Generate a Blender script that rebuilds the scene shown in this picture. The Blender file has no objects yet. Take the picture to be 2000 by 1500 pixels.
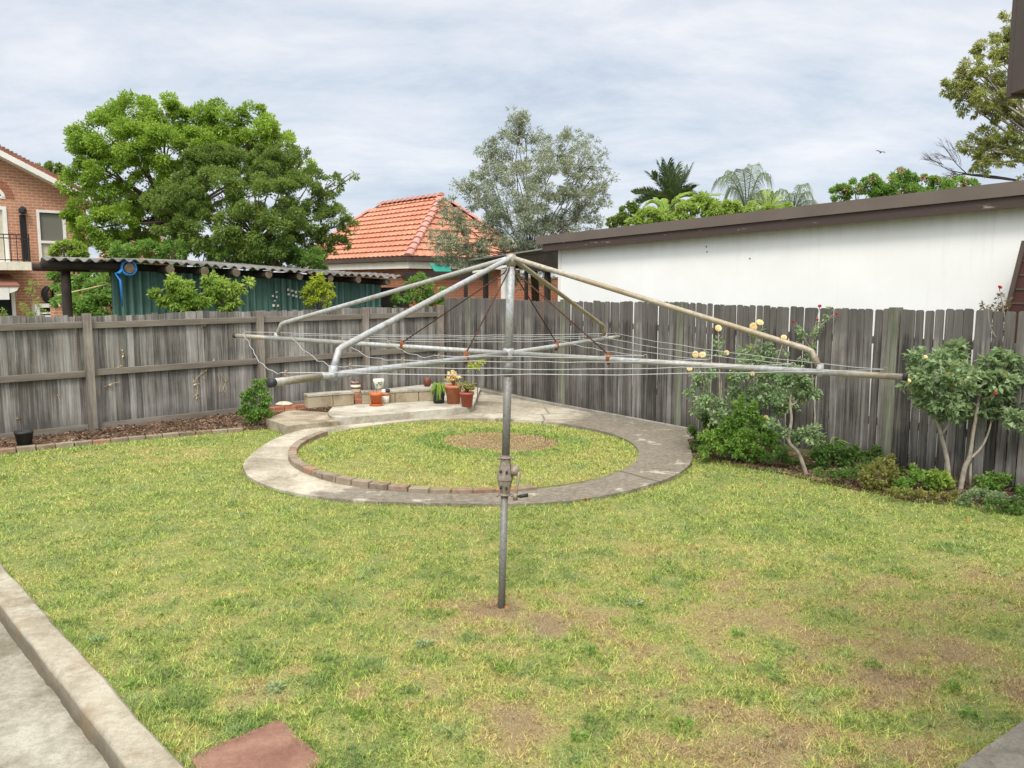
import bpy, math, random
import numpy as np
from mathutils import Vector, Matrix
random.seed(7); RNG = np.random.default_rng(11)
sc = bpy.context.scene
COL = sc.collection
R = math.radians

# ------------------------------------------------------------------ camera
F, HZ, H = 1625.0, 551.0, 2.3          # focal length in photo pixels, horizon row, eye height
PITCH = math.atan((750 - HZ) / F)
cam_d = bpy.data.cameras.new('camera'); cam = bpy.data.objects.new('camera', cam_d); COL.objects.link(cam)
cam_d.sensor_width = 36; cam_d.lens = F / 2000 * 36; cam_d.clip_start = 0.05; cam_d.clip_end = 2000
cam.location = (0, 0, H); cam.rotation_euler = (math.pi / 2 - PITCH, 0, 0)
sc.camera = cam

# ------------------------------------------------------------------ exposure, world, sun
sc.view_settings.view_transform = 'Standard'; sc.view_settings.look = 'None'
sc.view_settings.exposure = 0.33; sc.view_settings.gamma = 1.0; sc.view_settings.use_curve_mapping = False
sc.cycles.max_bounces = 6; sc.cycles.transparent_max_bounces = 8
SUN_EL, SUN_AZ = R(50), R(186)         # azimuth clockwise from +Y: behind the camera
w = bpy.data.worlds.new('World'); sc.world = w; w.use_nodes = True
nt = w.node_tree; N = nt.nodes; L = nt.links
for n in list(N): N.remove(n)
def wn(t, **k):
    n = N.new(t)
    for a, b in k.items(): setattr(n, a, b)
    return n
def wmath(op, a, b=None, clamp=False):
    n = wn('ShaderNodeMath', operation=op, use_clamp=clamp)
    for i, q in enumerate((a, b)):
        if q is None: continue
        if isinstance(q, (int, float)): n.inputs[i].default_value = q
        else: L.new(q, n.inputs[i])
    return n.outputs[0]
tc = wn('ShaderNodeTexCoord'); sep = wn('ShaderNodeSeparateXYZ'); L.new(tc.outputs['Generated'], sep.inputs[0])
zc = wmath('MAXIMUM', sep.outputs[2], 0.0); zz = wmath('ADD', zc, 0.24)
cx = wmath('DIVIDE', sep.outputs[0], zz); cy = wmath('DIVIDE', sep.outputs[1], zz)
comb = wn('ShaderNodeCombineXYZ'); L.new(cx, comb.inputs[0]); L.new(cy, comb.inputs[1])
mp = wn('ShaderNodeMapping'); L.new(comb.outputs[0], mp.inputs[0]); mp.inputs['Scale'].default_value = (1.5, 2.3, 1); mp.inputs['Rotation'].default_value = (0, 0, -0.22); mp.inputs['Location'].default_value = (3.1, 1.7, 0)
n1 = wn('ShaderNodeTexNoise'); L.new(mp.outputs[0], n1.inputs['Vector']); n1.inputs['Scale'].default_value = 1.0; n1.inputs['Detail'].default_value = 7; n1.inputs['Roughness'].default_value = 0.64; n1.inputs['Distortion'].default_value = 0.25
r1 = wn('ShaderNodeValToRGB'); L.new(n1.outputs[0], r1.inputs[0])
r1.color_ramp.elements[0].position = 0.30; r1.color_ramp.elements[0].color = (0.40, 0.475, 0.585, 1)
r1.color_ramp.elements[1].position = 0.68; r1.color_ramp.elements[1].color = (0.80, 0.795, 0.815, 1)
e = r1.color_ramp.elements.new(0.47); e.color = (0.585, 0.635, 0.71, 1)
# lower sky a little bluer, upper paler
gr = wn('ShaderNodeMapRange'); L.new(zc, gr.inputs[0]); gr.inputs[1].default_value = 0.02; gr.inputs[2].default_value = 0.33; gr.inputs[3].default_value = 0.0; gr.inputs[4].default_value = 1.0
mixlow = wn('ShaderNodeMix', data_type='RGBA'); L.new(gr.outputs[0], mixlow.inputs['Factor']); mixlow.inputs['A'].default_value = (0.50, 0.60, 0.73, 1); mixlow.inputs['B'].default_value = (0.74, 0.75, 0.785, 1)
cl = wn('ShaderNodeMix', data_type='RGBA'); cl.inputs['Factor'].default_value = 0.85; L.new(mixlow.outputs['Result'], cl.inputs['A']); L.new(r1.outputs[0], cl.inputs['B'])
# bright overcast zenith
zg = wn('ShaderNodeMapRange', interpolation_type='SMOOTHSTEP'); L.new(sep.outputs[2], zg.inputs[0]); zg.inputs[1].default_value = 0.30; zg.inputs[2].default_value = 0.95; zg.inputs[3].default_value = 1.0; zg.inputs[4].default_value = 2.25
# bright veil where the sun sits behind the cloud
sund = Vector((math.sin(SUN_AZ) * math.cos(SUN_EL), math.cos(SUN_AZ) * math.cos(SUN_EL), math.sin(SUN_EL)))
dp = wn('ShaderNodeVectorMath', operation='DOT_PRODUCT'); L.new(tc.outputs['Generated'], dp.inputs[0]); dp.inputs[1].default_value = sund
sg = wn('ShaderNodeMapRange', interpolation_type='SMOOTHSTEP'); L.new(dp.outputs['Value'], sg.inputs[0]); sg.inputs[1].default_value = 0.55; sg.inputs[2].default_value = 1.0; sg.inputs[3].default_value = 0.0; sg.inputs[4].default_value = 2.0
gain = wmath('ADD', zg.outputs[0], sg.outputs[0])
warm = wn('ShaderNodeMapRange'); L.new(zc, warm.inputs[0]); warm.inputs[1].default_value = 0.33; warm.inputs[2].default_value = 0.7
wm = wn('ShaderNodeMix', data_type='RGBA'); L.new(warm.outputs[0], wm.inputs['Factor']); L.new(cl.outputs['Result'], wm.inputs['A']); wm.inputs['B'].default_value = (0.76, 0.735, 0.69, 1)
cloud_bg = wn('ShaderNodeBackground'); L.new(wm.outputs['Result'], cloud_bg.inputs[0]); L.new(gain, cloud_bg.inputs[1])
sky = wn('ShaderNodeTexSky', sky_type='NISHITA', sun_disc=False, sun_elevation=SUN_EL, sun_rotation=SUN_AZ)
sky_bg = wn('ShaderNodeBackground'); L.new(sky.outputs[0], sky_bg.inputs[0]); sky_bg.inputs[1].default_value = 0.10
ms = wn('ShaderNodeMixShader'); ms.inputs[0].default_value = 0.88; L.new(sky_bg.outputs[0], ms.inputs[1]); L.new(cloud_bg.outputs[0], ms.inputs[2])
wo = wn('ShaderNodeOutputWorld'); L.new(ms.outputs[0], wo.inputs[0])
sun_d = bpy.data.lights.new('sun', 'SUN'); sun_d.energy = 1.9; sun_d.angle = R(14); sun_d.color = (1.0, 0.95, 0.86)
sun = bpy.data.objects.new('sun', sun_d); COL.objects.link(sun)
sun.rotation_euler = (-sund).to_track_quat('-Z', 'Y').to_euler(); sun.location = (5, -8, 20)

# ------------------------------------------------------------------ pixel helpers (photo pixels -> points of the real yard)
CP, SP = math.cos(PITCH), math.sin(PITCH)
def ray(u, v):
    x = (u - 1000) / F; y = -(v - 750) / F
    return Vector((x, CP + y * SP, -SP + y * CP))
O = Vector((0, 0, H))
def at(u, v, Y):
    d = ray(u, v); return O + d * (Y / d.y)
def ground(u, v, z=0.0):
    d = ray(u, v); return O + d * ((z - H) / d.z)
def plane(u, v, P, n):
    d = ray(u, v); P = Vector(P); n = Vector(n); return O + d * ((P - O).dot(n) / d.dot(n))
def ppm(Y): return F / Y               # photo pixels per metre at depth Y
A1 = math.atan2(0.694, 0.72); A2 = math.atan2(-0.781, 0.625)
def dirv(a): return Vector((math.cos(a), math.sin(a), 0))
def norv(a): return Vector((-math.sin(a), math.cos(a), 0))
class Frame:                            # upright plane: s along it, z up
    def __init__(s, P, a): s.P = Vector((P[0], P[1], 0)); s.a = a; s.e = dirv(a); s.n = norv(a)
    def loc(s, u, v, off=0.0):
        q = plane(u, v, s.P + s.n * off, s.n) - s.P; return (q.dot(s.e), q.z)

# ------------------------------------------------------------------ scene graph helpers
def tag(o, label=None, cat=None, group=None, kind=None):
    if label: o['label'] = label
    if cat: o['category'] = cat
    if group: o['group'] = group
    if kind: o['kind'] = kind
    return o
def thing(name, label, cat, loc=(0, 0, 0), rz=0.0, group=None):
    o = bpy.data.objects.new(name, None); COL.objects.link(o); o.empty_display_size = 0.1
    o.location = loc; o.rotation_euler = (0, 0, rz)
    return tag(o, label, cat, group)
def link(name, me, mat, parent=None):
    o = bpy.data.objects.new(name, me); COL.objects.link(o)
    if mat is not None and not me.materials: me.materials.append(mat)
    if parent is not None: o.parent = parent
    return o
def copy_tree(o, parent=None):
    c = o.copy(); COL.objects.link(c); c.parent = parent
    for ch in list(o.children): copy_tree(ch, c)
    return c

class MB:
    def __init__(s): s.v = []; s.f = []
    def add(s, vs, fs):
        b = len(s.v); s.v.extend([tuple(q) for q in vs]); s.f.extend([tuple(b + i for i in f) for f in fs]); return s
    def box(s, x0, x1, y0, y1, z0, z1, M=None):
        vs = [Vector((x, y, z)) for z in (z0, z1) for y in (y0, y1) for x in (x0, x1)]
        if M is not None: vs = [M @ q for q in vs]
        return s.add(vs, [(0, 2, 3, 1), (4, 5, 7, 6), (0, 1, 5, 4), (1, 3, 7, 5), (3, 2, 6, 7), (2, 0, 4, 6)])
    def prism(s, poly, vec):            # closed polygon (3d points) extruded by vec
        n = len(poly); vec = Vector(vec); p = [Vector(q) for q in poly]
        nrm = Vector((0, 0, 0))
        for i in range(n): nrm += p[i].cross(p[(i + 1) % n])
        if nrm.dot(vec) > 0: p = p[::-1]
        return s.add(p + [q + vec for q in p], [tuple(range(n)), tuple(range(2 * n - 1, n - 1, -1))] + [((i + 1) % n, i, n + i, n + (i + 1) % n) for i in range(n)])
    def tube(s, pts, rad, n=8, caps=True):
        pts = [Vector(q) for q in pts]; m = len(pts)
        rads = rad if hasattr(rad, '__len__') else [rad] * m
        b = len(s.v); up = None
        for i in range(m):
            t = (pts[min(i + 1, m - 1)] - pts[max(i - 1, 0)])
            if t.length < 1e-9: t = Vector((0, 0, 1))
            t.normalize()
            if up is None:
                up = Vector((0, 0, 1)) if abs(t.z) < 0.9 else Vector((1, 0, 0))
            a = up - t * up.dot(t)
            if a.length < 1e-6: a = t.orthogonal()
            a.normalize(); c = t.cross(a); up = a
            for k in range(n):
                th = 2 * math.pi * k / n; s.v.append(tuple(pts[i] + (a * math.cos(th) + c * math.sin(th)) * rads[i]))
        for i in range(m - 1):
            for k in range(n):
                k2 = (k + 1) % n; s.f.append((b + i * n + k, b + i * n + k2, b + (i + 1) * n + k2, b + (i + 1) * n + k))
        if caps: s.f.append(tuple(b + k for k in range(n - 1, -1, -1))); s.f.append(tuple(b + (m - 1) * n + k for k in range(n)))
        return s
    def lathe(s, prof, n=20, M=None):   # profile [(r,z)...]; first/last r may be 0
        b = len(s.v)
        for r, z in prof:
            for k in range(n):
                th = 2 * math.pi * k / n; q = Vector((r * math.cos(th), r * math.sin(th), z)); s.v.append(tuple(M @ q if M is not None else q))
        for i in range(len(prof) - 1):
            for k in range(n):
                k2 = (k + 1) % n; s.f.append((b + i * n + k, b + i * n + k2, b + (i + 1) * n + k2, b + (i + 1) * n + k))
        return s
    def build(s, name, mat, parent=None, smooth=False, bevel=0.0):
        me = bpy.data.meshes.new(name); me.from_pydata(s.v, [], s.f); me.update()
        if smooth:
            me.polygons.foreach_set('use_smooth', [True] * len(me.polygons))
        o = link(name, me, mat, parent)
        if bevel:
            m = o.modifiers.new('bevel', 'BEVEL'); m.width = bevel; m.segments = 2; m.limit_method = 'ANGLE'
        return o
def np_mesh(name, V, T, mat, parent=None, attr=None):
    """V (n,3) float, T (m,k) int faces of k corners; attr: dict of per-vertex floats"""
    me = bpy.data.meshes.new(name); V = np.asarray(V, np.float32); T = np.asarray(T, np.int32); k = T.shape[1]
    me.vertices.add(len(V)); me.vertices.foreach_set('co', V.ravel())
    me.loops.add(T.size); me.loops.foreach_set('vertex_index', T.ravel())
    me.polygons.add(len(T)); me.polygons.foreach_set('loop_start', np.arange(0, T.size, k, dtype=np.int32))
    me.update(calc_edges=True); me.validate()
    for a, b in (attr or {}).items():
        q = me.attributes.new(a, 'FLOAT', 'POINT'); q.data.foreach_set('value', np.asarray(b, np.float32))
    return link(name, me, mat, parent)

# ------------------------------------------------------------------ materials
class NT:
    def __init__(s, name):
        s.m = bpy.data.materials.new(name); s.m.use_nodes = True; s.t = s.m.node_tree
        for n in list(s.t.nodes): s.t.nodes.remove(n)
        s.out = s.n('ShaderNodeOutputMaterial')
    def n(s, t, **k):
        q = s.t.nodes.new(t)
        for a, b in k.items(): setattr(q, a, b)
        return q
    def set(s, sock, val):
        if isinstance(val, bpy.types.NodeSocket): s.t.links.new(val, sock)
        else:
            if isinstance(val, (tuple, list)) and len(val) == 3 and sock.type == 'RGBA': val = (*val, 1)
            sock.default_value = val
    def coord(s, scale=(1, 1, 1), kind='Object', loc=(0, 0, 0), rot=(0, 0, 0)):
        if kind == 'Position': src = s.n('ShaderNodeNewGeometry').outputs['Position']
        else: src = s.n('ShaderNodeTexCoord').outputs[kind]
        m = s.n('ShaderNodeMapping'); s.set(m.inputs[0], src); m.inputs['Scale'].default_value = scale; m.inputs['Location'].default_value = loc; m.inputs['Rotation'].default_value = rot
        return m.outputs[0]
    def noise(s, vec, scale, detail=4, rough=0.55, dist=0.0):
        q = s.n('ShaderNodeTexNoise'); s.set(q.inputs['Vector'], vec); q.inputs['Scale'].default_value = scale; q.inputs['Detail'].default_value = detail; q.inputs['Roughness'].default_value = rough; q.inputs['Distortion'].default_value = dist
        return q.outputs[0]
    def ramp(s, val, stops):
        q = s.n('ShaderNodeValToRGB'); s.set(q.inputs[0], val); el = q.color_ramp.elements
        while len(el) < len(stops): el.new(0.5)
        for i, (p, c) in enumerate(stops):
            el[i].position = p; el[i].color = (c, c, c, 1) if isinstance(c, (int, float)) else (*c, 1)
        return q.outputs[0]
    def mix(s, fac, a, b, mode='MIX'):
        q = s.n('ShaderNodeMix', data_type='RGBA', blend_type=mode); s.set(q.inputs['Factor'], fac); s.set(q.inputs['A'], a); s.set(q.inputs['B'], b); return q.outputs['Result']
    def math(s, op, a, b=0.0, clamp=False):
        q = s.n('ShaderNodeMath', operation=op, use_clamp=clamp); s.set(q.inputs[0], a); s.set(q.inputs[1], b); return q.outputs[0]
    def island(s): return s.n('ShaderNodeNewGeometry').outputs['Random Per Island']
    def attr(s, name): return s.n('ShaderNodeAttribute', attribute_name=name).outputs['Fac']
    def sepz(s, vec, i=2):
        q = s.n('ShaderNodeSeparateXYZ'); s.set(q.inputs[0], vec); return q.outputs[i]
    def finish(s, col, rough=0.8, bump=None, bdist=0.01, bstr=0.5, metal=0.0, spec=0.35, trans=None, tfac=0.3):
        p = s.n('ShaderNodeBsdfPrincipled'); s.set(p.inputs['Base Color'], col); s.set(p.inputs['Roughness'], rough); s.set(p.inputs['Metallic'], metal)
        p.inputs['Specular IOR Level'].default_value = spec
        if bump is not None:
            b = s.n('ShaderNodeBump'); s.set(b.inputs['Height'], bump); b.inputs['Distance'].default_value = bdist; b.inputs['Strength'].default_value = bstr; s.set(p.inputs['Normal'], b.outputs[0])
        sh = p.outputs[0]
        if trans is not None:
            t = s.n('ShaderNodeBsdfTranslucent'); s.set(t.inputs[0], trans); mx = s.n('ShaderNodeMixShader'); mx.inputs[0].default_value = tfac
            s.t.links.new(sh, mx.inputs[1]); s.t.links.new(t.outputs[0], mx.inputs[2]); sh = mx.outputs[0]
        s.t.links.new(sh, s.out.inputs[0]); return s.m
def m_plain(name, c, var=0.25, scale=6, rough=0.7, metal=0.0, spec=0.35, bstr=0.25):
    t = NT(name); v = t.coord(); a = t.noise(v, scale, 6); b = t.noise(v, scale * 9, 3)
    lo = tuple(q * (1 - var) for q in c); hi = tuple(min(1, q * (1 + var)) for q in c)
    col = t.mix(t.math('MULTIPLY', b, 0.35), t.ramp(a, [(0.3, lo), (0.7, hi)]), lo)
    return t.finish(col, rough, b, 0.004, bstr, metal, spec)
def m_leaf(name, dark, mid, light, rough=0.5, tfac=0.42, cl=1.2, odd=None):
    t = NT(name); isl = t.island(); v = t.coord(kind='Position'); a = t.noise(v, cl, 3)
    k = t.math('ADD', t.math('MULTIPLY', isl, 0.55), t.math('MULTIPLY', t.math('SUBTRACT', a, 0.28), 1.05))
    st = [(0.12, dark), (0.5, mid), (0.9, light)]
    col = t.ramp(k, st)
    if odd is not None:
        q = t.math('GREATER_THAN', t.math('FRACT', t.math('MULTIPLY', isl, 37.31)), odd[0]); col = t.mix(q, col, odd[1])
    return t.finish(col, rough, spec=0.22, trans=t.mix(0.5, col, (light[0] * 1.2, light[1] * 1.25, light[2])), tfac=tfac)
def m_timber(name, dark, mid, light, streak=9.0, topz=None, brown=(0.16, 0.11, 0.07), brownamt=0.35, isl_amt=0.5):
    """weathered boards: grain runs along local z"""
    t = NT(name); isl = t.island(); off = t.math('MULTIPLY', isl, 53.0)
    base = t.n('ShaderNodeTexCoord').outputs['Object']; cmb = t.n('ShaderNodeCombineXYZ'); t.set(cmb.inputs[2], off)
    add = t.n('ShaderNodeVectorMath', operation='ADD'); t.set(add.inputs[0], base); t.set(add.inputs[1], cmb.outputs[0])
    m1 = t.n('ShaderNodeMapping'); t.set(m1.inputs[0], add.outputs[0]); m1.inputs['Scale'].default_value = (streak * 3, streak * 3, 0.75)
    m2 = t.n('ShaderNodeMapping'); t.set(m2.inputs[0], add.outputs[0]); m2.inputs['Scale'].default_value = (streak * 10, streak * 10, 2.2)
    g = t.noise(m1.outputs[0], 1.0, 5, 0.62); fine = t.noise(m2.outputs[0], 1.0, 3, 0.6); blot = t.noise(base, 1.6, 5, 0.6)
    k = t.math('ADD', t.math('MULTIPLY', g, 0.85), t.math('ADD', t.math('MULTIPLY', t.math('SUBTRACT', isl, 0.5), isl_amt * 0.55), t.math('MULTIPLY', t.math('SUBTRACT', fine, 0.5), 0.5)))
    k = t.math('ADD', k, t.math('MULTIPLY', t.math('SUBTRACT', blot, 0.5), 0.55))
    col = t.ramp(k, [(0.25, dark), (0.47, mid), (0.76, light)])
    bb = t.ramp(t.noise(base, 3.1, 4), [(0.5, 0.0), (0.75, 1.0)])
    col = t.mix(t.math('MULTIPLY', bb, brownamt), col, brown)
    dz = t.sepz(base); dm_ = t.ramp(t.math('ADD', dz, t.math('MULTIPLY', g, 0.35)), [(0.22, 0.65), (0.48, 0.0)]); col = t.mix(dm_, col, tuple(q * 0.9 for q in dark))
    if topz is not None:                # the strip above the upper rail has stayed paler and less streaked
        z = t.sepz(base); zz = t.math('ADD', z, t.math('MULTIPLY', t.math('SUBTRACT', g, 0.5), 0.28))
        f = t.ramp(t.math('SUBTRACT', zz, topz - 0.5), [(0.47, 0.0), (0.54, 1.0)])
        col = t.mix(t.math('MULTIPLY', f, 0.6), col, tuple(q * 0.92 for q in mid))
    return t.finish(col, 0.9, t.math('ADD', fine, g), 0.006, 0.5, spec=0.2)
def m_concrete(name, lo, mid, hi, dark_amt=0.6, scale=1.5, moss=None, stain_shade=False, grime_shade=None):
    t = NT(name); v = t.coord(kind='Position'); a = t.noise(v, scale, 8, 0.62, 0.6); b = t.noise(v, scale * 14, 4, 0.7); c = t.noise(v, scale * 0.45, 3); d = t.noise(v, scale * 60, 2)
    k = t.math('ADD', t.math('MULTIPLY', a, 0.75), t.math('ADD', t.math('MULTIPLY', c, 0.35), t.math('MULTIPLY', t.math('SUBTRACT', b, 0.5), 0.35)))
    col = t.ramp(k, [(0.36, lo), (0.50, mid), (0.66, hi)])
    spots = t.ramp(d, [(0.60, 0.0), (0.68, 1.0)]); col = t.mix(t.math('MULTIPLY', spots, 0.35), col, tuple(q * 0.5 for q in lo))
    if stain_shade:                           # algae-darkened part of the pour, with bare pale patches and cracks
        st = t.math('ADD', t.attr('stain_shade'), t.math('MULTIPLY', t.math('SUBTRACT', a, 0.5), 1.3)); col = t.mix(t.math('MULTIPLY', t.ramp(st, [(0.40, 0.0), (0.56, 1.0)]), 0.9), col, t.ramp(b, [(0.3, (0.095, 0.082, 0.062)), (0.7, (0.225, 0.20, 0.16))]))
        vo = t.n('ShaderNodeTexVoronoi', feature='DISTANCE_TO_EDGE'); t.set(vo.inputs['Vector'], t.mix(0.12, v, t.n('ShaderNodeTexNoise').outputs['Color'])); vo.inputs['Scale'].default_value = 0.55
        col = t.mix(t.math('MULTIPLY', t.ramp(vo.outputs['Distance'], [(0.004, 0.6), (0.010, 0.0)]), t.ramp(c, [(0.45, 0.0), (0.6, 1.0)])), col, (0.05, 0.045, 0.03))
        col = t.mix(t.math('MULTIPLY', t.ramp(t.noise(v, 2.3, 6, 0.6), [(0.60, 0.0), (0.66, 0.85)]), t.ramp(b, [(0.35, 0.5), (0.6, 1.0)])), col, hi)
    if grime_shade: col = t.mix(t.ramp(t.math('ADD', t.attr('stain_shade'), t.math('MULTIPLY', t.math('SUBTRACT', a, 0.5), 1.2)), [(0.25, 0.0), (0.75, 0.8)]), col, grime_shade)  # masked tint: dirt together with painted-in shade
    if moss: col = t.mix(t.math('MULTIPLY', t.ramp(t.noise(v, scale * 2.3, 5), [(0.52, 0.0), (0.68, 1.0)]), moss[0]), col, moss[1])
    return t.finish(col, 0.92, t.math('ADD', b, d), 0.006, 0.45, spec=0.2)
def m_brick(name, c1, c2, mortar, sx=0.24, sz=0.086, axis='x', mort=0.012):
    t = NT(name); base = t.n('ShaderNodeTexCoord').outputs['Object']; sp = t.n('ShaderNodeSeparateXYZ'); t.set(sp.inputs[0], base)
    cm = t.n('ShaderNodeCombineXYZ'); t.set(cm.inputs[0], t.math('ADD', sp.outputs[0], sp.outputs[1])); t.set(cm.inputs[1], sp.outputs[2])
    b = t.n('ShaderNodeTexBrick'); t.set(b.inputs['Vector'], cm.outputs[0]); t.set(b.inputs['Color1'], (*c1, 1)); t.set(b.inputs['Color2'], (*c2, 1)); t.set(b.inputs['Mortar'], (*mortar, 1))
    b.inputs['Scale'].default_value = 1.0; b.inputs['Brick Width'].default_value = sx; b.inputs['Row Height'].default_value = sz; b.inputs['Mortar Size'].default_value = mort; b.inputs['Mortar Smooth'].default_value = 0.2
    n = t.noise(base, 14, 5); col = t.mix(t.math('MULTIPLY', n, 0.5), b.outputs['Color'], tuple(q * 0.6 for q in c1)); col = t.mix(t.math('MULTIPLY', t.noise(base, 0.8, 3), 0.25), col, mortar)
    return t.finish(col, 0.9, t.math('SUBTRACT', n, b.outputs['Fac']), 0.006, 0.4, spec=0.2)
def m_galv(name, base=(0.42, 0.45, 0.47), rust=0.3, tan=(0.36, 0.29, 0.18), tanpos=0.5):
    t = NT(name); v = t.coord(); a = t.noise(v, 3.0, 5, 0.6); b = t.noise(v, 45, 4, 0.6); c = t.noise(v, 11, 5)
    col = t.ramp(b, [(0.3, tuple(q * 0.72 for q in base)), (0.7, tuple(min(1, q * 1.3) for q in base))])
    col = t.mix(t.math('MULTIPLY', t.ramp(a, [(tanpos - 0.05, 0.0), (tanpos + 0.12, 1.0)]), rust), col, tan)
    col = t.mix(t.math('MULTIPLY', t.ramp(c, [(0.62, 0.0), (0.70, 1.0)]), 0.5), col, (0.22, 0.13, 0.07))
    return t.finish(col, 0.55, b, 0.002, 0.2, metal=0.25, spec=0.4)

M = {}
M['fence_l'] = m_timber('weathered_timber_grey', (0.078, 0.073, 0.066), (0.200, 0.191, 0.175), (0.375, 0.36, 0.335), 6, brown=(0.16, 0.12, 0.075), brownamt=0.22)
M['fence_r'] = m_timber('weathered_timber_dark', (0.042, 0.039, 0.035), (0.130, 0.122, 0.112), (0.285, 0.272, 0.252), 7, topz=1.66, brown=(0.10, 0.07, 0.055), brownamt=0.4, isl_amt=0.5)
M['rail'] = m_timber('weathered_rail', (0.14, 0.12, 0.10), (0.27, 0.245, 0.21), (0.42, 0.39, 0.35), 3, brownamt=0.15)
M['post_green'] = m_timber('treated_post', (0.11, 0.115, 0.085), (0.20, 0.205, 0.16), (0.30, 0.30, 0.25), 5, brownamt=0.1)
M['conc_path'] = m_concrete('path_concrete', (0.165, 0.14, 0.105), (0.31, 0.277, 0.215), (0.47, 0.435, 0.36), scale=1.3, moss=(0.25, (0.13, 0.12, 0.07)), stain_shade=True)
M['conc_terr'] = m_concrete('terrace_concrete', (0.16, 0.14, 0.11), (0.31, 0.285, 0.23), (0.46, 0.44, 0.38), scale=1.6, moss=(0.4, (0.20, 0.15, 0.09)))
M['conc_step'] = m_concrete('step_concrete', (0.11, 0.085, 0.055), (0.25, 0.205, 0.145), (0.38, 0.335, 0.26), scale=2.0, moss=(0.4, (0.16, 0.11, 0.06)))
M['conc_kerb'] = m_concrete('kerb_concrete', (0.14, 0.115, 0.078), (0.255, 0.228, 0.172), (0.385, 0.36, 0.29), scale=1.3, moss=(0.45, (0.21, 0.14, 0.075)), grime_shade=(0.085, 0.068, 0.045))
M['conc_slab'] = m_concrete('slab_concrete', (0.11, 0.098, 0.072), (0.235, 0.215, 0.17), (0.37, 0.355, 0.30), scale=1.6, moss=(0.5, (0.10, 0.09, 0.055)))
M['conc_grey'] = m_concrete('grey_concrete', (0.12, 0.11, 0.09), (0.21, 0.195, 0.165), (0.31, 0.29, 0.25), scale=2)
M['block'] = m_concrete('block_concrete', (0.17, 0.135, 0.085), (0.28, 0.225, 0.15), (0.36, 0.31, 0.22), scale=3)
M['soil'] = m_concrete('garden_soil', (0.025, 0.015, 0.010), (0.07, 0.042, 0.026), (0.18, 0.12, 0.08), scale=6)
M['earth'] = m_concrete('bare_earth', (0.08, 0.07, 0.04), (0.13, 0.13, 0.06), (0.18, 0.17, 0.09), scale=1)
M['edge_brick'] = None
M['white_wall'] = None
M['galv_tip'] = m_galv('stained_pipe_end', (0.34, 0.325, 0.285), 0.6, (0.27, 0.215, 0.135), 0.47)
M['brown'] = m_plain('brown_paint', (0.085, 0.062, 0.052), 0.2, 3, 0.55)
M['brown_light'] = m_plain('brown_metal_cap', (0.135, 0.108, 0.092), 0.12, 2, 0.5)
M['white_paint'] = m_plain('white_paint', (0.72, 0.71, 0.67), 0.08, 3, 0.5)
M['black'] = m_plain('black_plastic', (0.025, 0.027, 0.03), 0.3, 8, 0.5)
M['iron'] = m_plain('black_iron', (0.02, 0.02, 0.025), 0.3, 8, 0.5)
M['darkwood'] = m_plain('dark_log', (0.03, 0.022, 0.017), 0.4, 6, 0.85)
M['logend'] = m_plain('log_end', (0.16, 0.12, 0.085), 0.4, 12, 0.9)
M['galv'] = m_galv('galvanised_pipe', (0.36, 0.375, 0.385), 0.45, (0.27, 0.235, 0.17), 0.46)
M['galv_tan'] = m_galv('weathered_pipe', (0.33, 0.30, 0.24), 0.75, (0.27, 0.205, 0.12), 0.44)
M['mast_low'] = m_galv('dull_grey_pipe', (0.19, 0.19, 0.185), 0.35, (0.16, 0.13, 0.09))
M['cast'] = m_galv('cast_housing', (0.27, 0.23, 0.19), 0.5, (0.22, 0.165, 0.12))
M['rust'] = m_plain('rusty_iron', (0.22, 0.07, 0.026), 0.5, 20, 0.9)
M['rod'] = m_plain('rusty_rod', (0.085, 0.04, 0.025), 0.4, 20, 0.85)
M['wire'] = m_plain('clothes_wire', (0.40, 0.41, 0.41), 0.15, 20, 0.5)
M['terracotta'] = m_plain('terracotta', (0.46, 0.17, 0.09), 0.22, 9, 0.8)
M['orange_pot'] = m_plain('orange_plastic', (0.50, 0.145, 0.05), 0.12, 5, 0.5)
M['redpot'] = m_plain('red_plastic', (0.36, 0.09, 0.055), 0.15, 6, 0.5)
M['potsoil'] = m_plain('potting_soil', (0.05, 0.035, 0.025), 0.5, 30, 0.95)
M['cream'] = m_plain('cream_glaze', (0.70, 0.66, 0.55), 0.1, 9, 0.35)
M['brownglaze'] = m_plain('brown_glaze', (0.14, 0.05, 0.03), 0.2, 9, 0.4)
M['blue'] = m_plain('blue_tarp', (0.03, 0.22, 0.58), 0.25, 8, 0.6)
M['tealcloth'] = m_plain('teal_cloth', (0.02, 0.26, 0.20), 0.2, 5, 0.7)
M['bark'] = m_plain('bark', (0.10, 0.075, 0.055), 0.45, 12, 0.95, bstr=0.8)
M['bark_pale'] = m_plain('pale_bark', (0.30, 0.265, 0.215), 0.4, 14, 0.95, bstr=0.8)
M['twig'] = m_plain('dead_twig', (0.10, 0.085, 0.08), 0.3, 12, 0.95)
M['straw'] = m_plain('dry_vine', (0.50, 0.39, 0.22), 0.3, 12, 0.9)
M['paver'] = m_concrete('red_paver', (0.15, 0.075, 0.055), (0.205, 0.108, 0.08), (0.27, 0.16, 0.12), scale=2.2)
M['stone'] = m_plain('pale_stone', (0.48, 0.42, 0.33), 0.3, 14, 0.9)
M['rubber'] = m_plain('tyre_rubber', (0.018, 0.02, 0.022), 0.3, 10, 0.75)
M['glass'] = m_plain('dark_glass', (0.02, 0.028, 0.032), 0.2, 2, 0.12, spec=0.6, bstr=0.0)
M['blind'] = m_plain('grey_blind', (0.15, 0.15, 0.125), 0.15, 40, 0.7)
M['curtain'] = m_plain('cream_curtain', (0.50, 0.47, 0.36), 0.12, 8, 0.8)
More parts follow.
